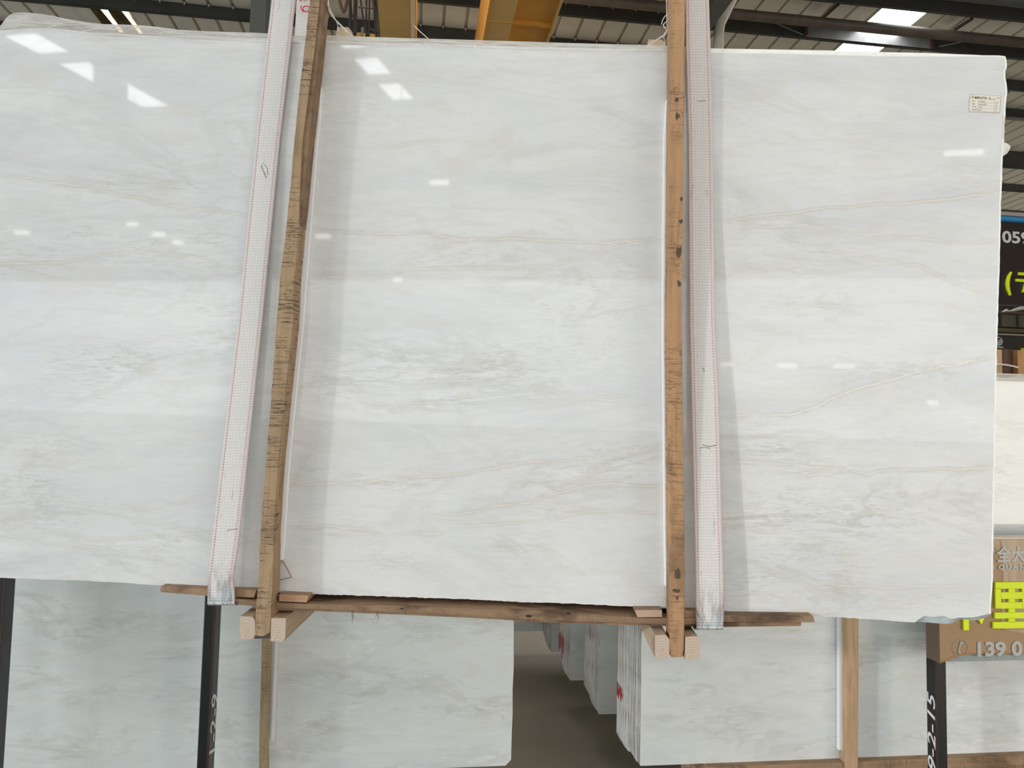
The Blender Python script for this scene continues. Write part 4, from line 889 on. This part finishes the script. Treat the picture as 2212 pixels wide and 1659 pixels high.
def strap(label, secs, backsecs, redside, mirror, stain):
    """secs (y, xl, xr, d)"""
    secs = sorted(secs, key=lambda s: -s[0]); ys = [-s[0] for s in secs]
    base = empty('lifting_strap', tuple(B((secs[0][1] + secs[0][2]) / 2, secs[0][0], secs[0][3])), BM)
    tag(base, label, 'strap')
    N = 150; Y = np.linspace(ys[0], ys[-1], N + 1); L = []; Rr = []
    for y in Y:
        xl = np.interp(y, ys, [s[1] for s in secs]); xr_ = np.interp(y, ys, [s[2] for s in secs]); d = np.interp(y, ys, [s[3] for s in secs])
        L.append(Vector(B(xl, -y, d))); Rr.append(Vector(B(xr_, -y, d)))
    # add the turn under the boards, then the back run
    turnL, turnR = [], []
    p, r_ = L[0], Rr[0]; rad = .035
    for k in range(1, 9):
        a = math.pi / 2 * k / 8
        dy = rad * math.sin(a); dz = -rad * (1 - math.cos(a)) * .65
        turnL.append(p + Vector((0.0, rad * (1 - math.cos(a)), -rad * .45 * math.sin(a)))); turnR.append(r_ + Vector((0, rad * (1 - math.cos(a)), -rad * .45 * math.sin(a))))
    back = BK + .07
    turnL.append(Vector((p.x + .004, back, turnL[-1].z))); turnR.append(Vector((r_.x + .004, back, turnR[-1].z)))
    bz = []
    for (y, xl, xr_, dd) in backsecs: turnL.append(Vector(B(xl, y, dd))); turnR.append(Vector(B(xr_, y, dd)))
    LL = turnL[::-1] + L; RRr = turnR[::-1] + Rr
    NC = 16; vs = []; uv = []; fs = []; t0 = len(turnL); th = .0035
    tot = 0; lens = [0]
    for i in range(1, len(LL)): tot += (LL[i] - LL[i - 1]).length; lens.append(tot)
    prof = [0, .0005, .0002, .0016, .0010, .0019, .0012, .0021, .0012, .0020, .0011, .0018, .0009, .0014, .0002, .0005, 0]
    for i, (a, b) in enumerate(zip(LL, RRr)):
        ia, ib = max(0, i - 1), min(len(LL) - 1, i + 1)
        tan_ = (LL[ib] - LL[ia]).normalized(); ax = (b - a).normalized(); nn = tan_.cross(ax).normalized()  # outward?
        if i >= t0 and nn.y > 0: nn = -nn
        if i < t0:
            nn = ax.cross(tan_).normalized() if False else nn
        for k in range(NC + 1):
            p = a.lerp(b, k / NC) + nn * prof[k]; vs.append(p); uv.append((k / NC, (lens[i] - lens[t0])))
        for k in range(NC + 1):
            p = a.lerp(b, k / NC) - nn * th; vs.append(p); uv.append((k / NC, (lens[i] - lens[t0])))
    W_ = 2 * (NC + 1)
    for i in range(len(LL) - 1):
        for k in range(NC):
            a = i * W_ + k; fs.append((a, a + 1, a + 1 + W_, a + W_)); b = i * W_ + NC + 1 + k; fs.append((b + 1, b, b + W_, b + 1 + W_))
        a = i * W_; b = a + NC + 1; fs.append((a, a + W_, b + W_, b)); a = i * W_ + NC; b = a + NC + 1; fs.append((a + W_, a, b, b + W_))
    o = mk('strap_webbing', vs, fs, STRAP, base, smooth=True)
    ul = o.data.uv_layers.new(name='uv'); lv = np.zeros(len(o.data.loops), int); o.data.loops.foreach_get('vertex_index', lv)
    uva = np.array(uv); ul.data.foreach_set('uv', uva[lv].astype(np.float32).ravel())
    # dashed red stitch lines
    for (fx, mt) in ((.115, STITCH), (.865, STITCH)):
        q = MB(); s = .0; 
        Ls = np.array([lens[i] - lens[t0] for i in range(t0, len(LL))]); 
        while s < Ls[-1] - .02:
            i = int(np.searchsorted(Ls, s)); i = min(max(i, 1), len(Ls) - 1); f = (s - Ls[i - 1]) / (Ls[i] - Ls[i - 1])
            a = LL[t0 + i - 1].lerp(LL[t0 + i], f); b = RRr[t0 + i - 1].lerp(RRr[t0 + i], f); tdir = (LL[t0 + i] - LL[t0 + i - 1]).normalized(); ax = (b - a).normalized()
            p = a.lerp(b, fx) + Vector((0, -.0009, 0)); w_ = ax * .0009; h = tdir * .0045
            q.add([p - w_, p + w_, p + w_ + h, p - w_ + h, p - w_ + Vector((0, .0012, 0)), p + w_ + Vector((0, .0012, 0)), p + w_ + h + Vector((0, .0012, 0)), p - w_ + h + Vector((0, .0012, 0))],
                  [(0, 1, 2, 3), (0, 4, 5, 1), (1, 5, 6, 2), (2, 6, 7, 3), (3, 7, 4, 0)]); s += .0085
        q.build('stitching', mt, base)
    for (pts, w_) in stain:
        q = MB(); q.tube([B(a, b, np.interp(-b, ys, [s_[3] for s_ in secs]) + .0015) for a, b in pts], w_, 5); q.build('scuff_mark', SCUFF, base)
    return base
# left strap: leaves the bottom boards at d=.08, touches the slab's top edge, then heads for the hook
sL = strap('white woven lifting strap with red edge stitching around the left part of the bundle',
      [(1299, 448, 507, .052), (1270, 448.5, 506, .055), (1250, 449, 504, .055), (1150, 460, 518, .052), (1000, 477, 534, .045), (700, 513, 566, .030), (300, 553, 605, .012), (84, 577, 630, .016), (60, 580, 632, .014), (0, 587, 638, .002), (-300, 620, 672, -.06), (-600, 652, 705, -.11)],
      [(1240, 460, 514, -BK - .07), (600, 560, 600, -BK - .03), (84, 636, 670, -BK - .012), (0, 641, 675, -BK + .01), (-300, 655, 690, -.2), (-600, 662, 712, -.15)], 0, False,
      [(((564, 357), (569, 370), (575, 385)), .0016), (((567, 352), (577, 362), (578, 378)), .001), (((490, 1146), (496, 1144), (512, 1143)), .0012)])
# red load figures printed on the back run of the left strap
e = sL; A = B(640, 0, -BK + .015)
def redtext():
    q = MB(); d = -BK + .02
    ring = [B(662 + 8 * math.cos(t * math.pi / 8), 19 + 6.2 * math.sin(t * math.pi / 8), d) for t in range(17)]
    q.tube(ring, .0022, 6); q.tube([B(a, b, d) for a, b in ((661, 25), (654, 24), (650, 19), (650, 14), (652, 12))], .0022, 6)
    q.tube([B(a, b, d) for a, b in ((648, -4), (649, 3), (650, -1), (668, -1))], .0022, 6)
    q.build('load_figures', plain('red_print', (.62, .07, .09), .7), sL)
redtext()
sR = strap('off-white woven lifting strap with pale blue dirty end around the right part of the bundle',
      [(1352, 1504, 1562.5, .053), (1320, 1503, 1564, .055), (1250, 1502.5, 1563, .055), (1150, 1500, 1560, .052), (1000, 1497, 1556, .045), (870, 1494, 1553, .038), (700, 1490.5, 1545, .030), (300, 1487.5, 1539, .012), (110, 1482, 1535, .014), (80, 1481.5, 1534, .012), (0, 1481, 1531.5, .0), (-300, 1476, 1520, -.06), (-600, 1470, 1512, -.11)],
      [(1290, 1500, 1556, -BK - .07), (600, 1490, 1540, -BK - .03), (110, 1484, 1530, -BK - .012), (0, 1483, 1526, -BK + .01), (-300, 1478, 1516, -.2), (-600, 1468, 1508, -.15)], 0, False,
      [(((1508, 218), (1512, 219), (1524, 217)), .0012), (((1518, 960), (1530, 965), (1546, 962)), .0014), (((1512, 968), (1520, 966), (1534, 969)), .0012), (((1518, 795), (1520, 798), (1521, 803)), .0014), (((1500, 1300), (1504, 1318), (1510, 1332)), .001)])
# ---- plastic film over the top edge
def film():
    e = empty('plastic_film', tuple(B(700, 90, .004)), BM); tag(e, 'clear wrinkled plastic film sticking up along the top edge of the hanging bundle', 'plastic film')
    TP = [(-25, 70), (0, 60), (6, 50), (18, 34), (32, 29), (45, 27.5), (80, 30), (100, 33), (140, 41), (180, 48), (222, 53), (300, 55), (340, 59), (380, 65), (460, 69), (560, 72), (650, 79), (720, 77.5), (900, 84), (1000, 86.5), (1200, 93), (1442, 99.5), (1480, 102), (1535, 104)]
    N = 340; xs = np.linspace(-24, 1536, N); rr = random.Random(5)
    def wr(x, k): return mnoise.noise(Vector((x * .018, k * 1.7, 2.2))) * .006 + mnoise.noise(Vector((x * .07, k * 2.3, 5.2))) * .0022
    rows = 9; vs = []
    for x in xs:
        yt = np.interp(x, [p[0] for p in TP], [p[1] for p in TP]); yb = np.interp(x, [p[0] for p in TOPF], [p[1] for p in TOPF]) + 3
        for k in range(rows):
            t = k / (rows - 1); amp = math.sin(math.pi * min(1, t * .9 + .05)) * (1.6 if x < 420 else 1.)
            p = B(x, yb + (yt - yb) * t, .0015); vs.append((p[0], p[1] - .003 * (1 - t) - abs(wr(x, t * 3)) * amp * 1.2, p[2] + wr(x + 99, t * 2) * amp * .25))
    # fold back over the top to the rear
    for row, (yy, dz) in enumerate(((.03, -.002), (.15, -.012), (BK, -.006))):
        pass
    fs = [(i * rows + k, (i + 1) * rows + k, (i + 1) * rows + k + 1, i * rows + k + 1) for i in range(N - 1) for k in range(rows - 1)]
    b0 = len(vs)
    for i, x in enumerate(xs):
        top = vs[i * rows + rows - 1]
        for (yy, dz) in ((.04, -.004), (.16, -.012), (BK, -.010)): vs.append((top[0], yy, top[2] + dz - .0 + wr(x, yy * 20) * .3))
    for i in range(N - 1):
        a, b = i * rows + rows - 1, (i + 1) * rows + rows - 1
        c0, c1 = b0 + 3 * i, b0 + 3 * (i + 1)
        fs += [(a, b, c1, c0), (c0, c1, c1 + 1, c0 + 1), (c0 + 1, c1 + 1, c1 + 2, c0 + 2)]
    mk('film_sheet', vs, fs, FILM, e, smooth=True)
    q = MB(); q.tube([(vs[i * rows + rows - 1][0], vs[i * rows + rows - 1][1], vs[i * rows + rows - 1][2]) for i in range(0, N, 2)], .0011, 5)
    q.build('film_fold', FILMEDGE, e)
    creases = [((8, 55), (60, 47), (110, 52), (170, 48)), ((30, 35), (60, 42), (78, 33)), ((0, 62), (40, 54), (90, 58)), ((100, 60), (118, 55), (190, 52)), ((170, 70), (210, 62), (250, 64), (266, 62)), ((225, 64), (255, 56), (266, 63), (240, 66)),
               ((268, 67), (300, 58), (360, 62), (420, 70)), ((330, 68), (400, 74), (480, 82)), ((300, 72), (400, 78), (500, 83)), ((205, 71), (260, 74), (300, 76)), ((60, 36), (40, 44), (20, 47)), ((110, 33), (150, 46), (220, 56)), ((440, 71), (520, 76), (578, 78)), ((700, 84), (800, 88), (900, 88), (1000, 91)), ((820, 82), (940, 90), (1060, 96)), ((1025, 92), (1026, 99), (1027, 104)), ((1100, 95), (1250, 99), (1430, 104))]
    for cset in creases:
        q = MB(); q.tube([B(a, b, .015) for a, b in cset], [.0006] + [.0018] * (len(cset) - 2) + [.0006], 5); q.build('film_crease', FILMEDGE, e)
film()
# scrap of film at the right edge
q = MB(); P = [B(a, b, .001) for a, b in ((2166, 306), (2176, 310), (2183, 315), (2182, 322), (2176, 331), (2166, 338))]
cc = B(2172, 322, .012); q.add([tuple(p) for p in P] + [tuple(cc)] + [(p[0], p[1] + .004, p[2]) for p in P], [(i + 1, i, 6) for i in range(5)] + [(0, 5, 6)] + [tuple(range(7, 13))] + [(i, (i + 1) % 6, 7 + (i + 1) % 6, 7 + i) for i in range(6)])
tag(q.build('plastic_scrap', FILMEDGE), 'small scrap of clear plastic poking out of the slab right edge', 'plastic scrap')
# ---- twine tying front and back battens
TW = plain('white_twine', (.82, .80, .74), .5)
def twine(label, curves):
    e = empty('twine', tuple(B(curves[0][0][0][0], curves[0][0][0][1], 0.)), BM); tag(e, label, 'twine')
    for pts, r_ in curves:
        q = MB(); P = [B(p[0], p[1], p[2] if len(p) > 2 else -.05) for p in pts]
        sm = []
        for i in range(len(P) - 1):
            p0 = P[max(i - 1, 0)]; p1 = P[i]; p2 = P[i + 1]; p3 = P[min(i + 2, len(P) - 1)]
            for k in range(5):
                t = k / 5; sm.append(.5 * ((2 * p1) + (-p0 + p2) * t + (2 * p0 - 5 * p1 + 4 * p2 - p3) * t * t + (-p0 + 3 * p1 - 3 * p2 + p3) * t ** 3))
        sm.append(P[-1]); q.tube(sm, r_, 6); q.build('strand', TW, e, smooth=True)
twine('white plastic twine from the left batten down to the pale batten top', [
    ([(710, -30, .06), (709, 10, .05), (711, 25, .02), (722, 40, -.05), (740, 58, -.15), (758, 77, -.27), (766, 86, -.30)], .0022), ([(707, 8, .06), (712, 20, .03), (724, 42, -.06), (742, 62, -.16), (755, 76, -.27)], .0014),
    ([(710, 5, .04), (714, 22, .01), (726, 45, -.1), (730, 58, -.15), (727, 76, -.2)], .0012), ([(708, 12, .05), (716, 30, 0), (722, 38, -.04)], .0016)])
twine('white twisted twine from the right batten to the right pale batten top', [
    ([(1443, 30, .02), (1436, 36, 0), (1431, 45, -.01), (1429, 53, -.02)], .0017), ([(1441, 46, .02), (1434, 52, 0), (1434, 57, 0), (1439, 63, .0)], .0018), ([(1442, 64, .01), (1437, 72, -.02), (1433, 77, -.04), (1422, 84, -.12), (1403, 97, -.28), (1396, 102, -.3)], .0024),
    ([(1443, 60, .01), (1440, 70, -.01), (1434, 80, -.04), (1436, 88, -.06), (1437, 98, -.08)], .0018), ([(1440, 8, .01), (1439, -10, .02), (1441, -40, .04)], .0015), ([(1440, 0, .01), (1440, 20, .01), (1441, 60, .01)], .0015)])
q = MB(); q.tube([hit(893, 54, 2, 6.19)] + [hit(a, b, 1, 8.2) for a, b in ((905, 66), (925, 84), (960, 130))], .005, 6); tag(q.build('cable', TW, frame=WM, smooth=True), 'thin white cable sagging right of the tan crane girder', 'cable')
# ---- sticker
def sticker():
    cs = [(2095, 203.5), (2162, 206.5), (2160, 246), (2092.5, 241.5)]
    P = [B(a, b, .0007) for a, b in cs]; e = empty('paper_label', tuple((P[2] + P[3]) / 2), BM); tag(e, 'small printed paper sticker near the upper right corner of the slab', 'label')
    c0 = P[0]; ux = Vector(P[1] - P[0]); uy = Vector(P[3] - P[0])
    def pt(a, b, d=.0): return Vector(P[0]) + ux * a + uy * b + Vector((0, -d, 0))
    def rrect(x0, y0, x1, y1, r, d, asp=1.75):
        out = []
        for (cx_, cy_, a0) in ((x1 - r, y0 + r * asp, -90), (x1 - r, y1 - r * asp, 0), (x0 + r, y1 - r * asp, 90), (x0 + r, y0 + r * asp, 180)):
            for k in range(4):
                a = math.radians(a0 + k * 30); out.append(pt(cx_ + r * math.cos(a), cy_ + r * asp * math.sin(a), d))
        return out
    q = MB(); o1 = rrect(0, 0, 1, 1, .03, .0); o2 = rrect(0, 0, 1, 1, .03, .0004); q.prism([tuple(p) for p in o2][::-1][::-1], [tuple(p) for p in o1]); q.build('card_border', plain('label_border', (.50, .46, .38), .6), e)
    o1 = rrect(.015, .025, .985, .975, .025, .0004); o2 = rrect(.015, .025, .985, .975, .025, .0007); q = MB(); q.prism([tuple(p) for p in o2], [tuple(p) for p in o1]); q.build('card', plain('label_paper', (.80, .77, .68), .6), e)
    q = MB(); ring = [tuple(pt(.095 + .045 * math.cos(k * math.pi / 8), .17 + .08 * math.sin(k * math.pi / 8), .0010)) for k in range(16)]; q.prism(ring, [(a, b + .0004, c_) for a, b, c_ in ring]); q.build('round_logo', plain('gold_logo', (.52, .43, .15), .5), e)
    mats_ = {'k': plain('label_ink', (.10, .07, .05), .7), 'g': plain('label_ink_grey', (.33, .30, .22), .7), 'r': plain('label_ink_red', (.42, .14, .09), .7), 'y': plain('label_ink_gold', (.5, .37, .17), .7)}
    # local text frame in bundle axes
    def tx(s, a, b, size, mt, sx=1., off=0.):
        o_ = pt(a, b, .0009); right = ux.normalized(); up = -uy.normalized(); fr = BM @ face_frame(tuple(o_), tuple(right), tuple(up))
        text_obj('printed_text', s, size, mats_[mt], fr, e, extrude=.0001, offset=off, sx=sx)
    hh = uy.length
    tx('東昇大理石', .155, .24, hh * .14, 'k', .98, .0002); tx('K', .61, .28, hh * .24, 'r', .9); tx('unst', .68, .27, hh * .15, 'y', 1.1); tx('™', .86, .24, hh * .16, 'r')
    rows = (('编号:', 'MT0068', .42, '21-5'), ('规格:', '3100x1850', .58, '1.8'), ('平方数:', '73.05', .74, '7.07'), ('荒料编号:', '64 片', .90, '617'))
    for a_, b_, y_, c_ in rows:
        tx(a_, .08, y_, hh * .085, 'g', .95); tx(b_, .28, y_ + .01, hh * .12, 'g', .9); tx(c_, .80, y_ + .02, hh * .12, 'g', .9)
        q = MB(); q.prism([tuple(pt(.24, y_ + .03, .0010)), tuple(pt(.93, y_ + .04, .0010)), tuple(pt(.93, y_ + .048, .0010)), tuple(pt(.24, y_ + .038, .0010))], [tuple(pt(.24, y_ + .03, .0008)), tuple(pt(.93, y_ + .04, .0008)), tuple(pt(.93, y_ + .048, .0008)), tuple(pt(.24, y_ + .038, .0008))]); q.build('rule_line', mats_['g'], e)
sticker()
# pinkish wax traces on the slab's right edge
q = MB(); P = [B(a, b, .0004) for a, b in ((2166, 250), (2170, 250), (2168, 300), (2165, 300))]; q.prism([tuple(p) for p in P][::-1], [(p[0], p[1] + .0003, p[2]) for p in P][::-1])
tag(q.build('wax_mark', plain('faded_pink', (.80, .62, .57), .6)), 'faint pink wax mark on the slab edge below the sticker', 'paint mark')
# ------------------------------------------------------------------ lamps and openings far behind the camera that the polish mirrors
LAMP = emit('lamp_tube', (1, .97, .9), 4)
for (a, b, w_) in ((950, 395, .55), (700, 511, .45), (50, 503, .5), (345, 507, .4), (288, 485, .35), (387, 524, .3), (860, 605, .25), (1570, 787, .3), (1700, 790, .5), (1822, 791, .5), (2080, 331, .9), (2013, 870, .22)):
    p = refl(a, b, 1, -12.0); w_ *= .8; e = empty('batten_lamp', (p[0], -12, p[2])); tag(e, 'small lit lamp hung far behind the photographer', 'lamp', 'lamps behind the photographer')
    q = MB(); q.box(p[0] - w_ / 2, p[0] + w_ / 2, -12.0, -11.92, p[2] - .05, p[2] + .05); q.build('lamp_tube', LAMP, e, WM)
    q = MB(); q.box(p[0] - w_ / 2, p[0] + w_ / 2, -12.06, -12.0, p[2] - .07, p[2] + .07); q.tube([(p[0], -12.03, p[2] + .07), (p[0], -12.03, H - .37)], .01, 6); q.build('lamp_housing', GALV, e, WM)
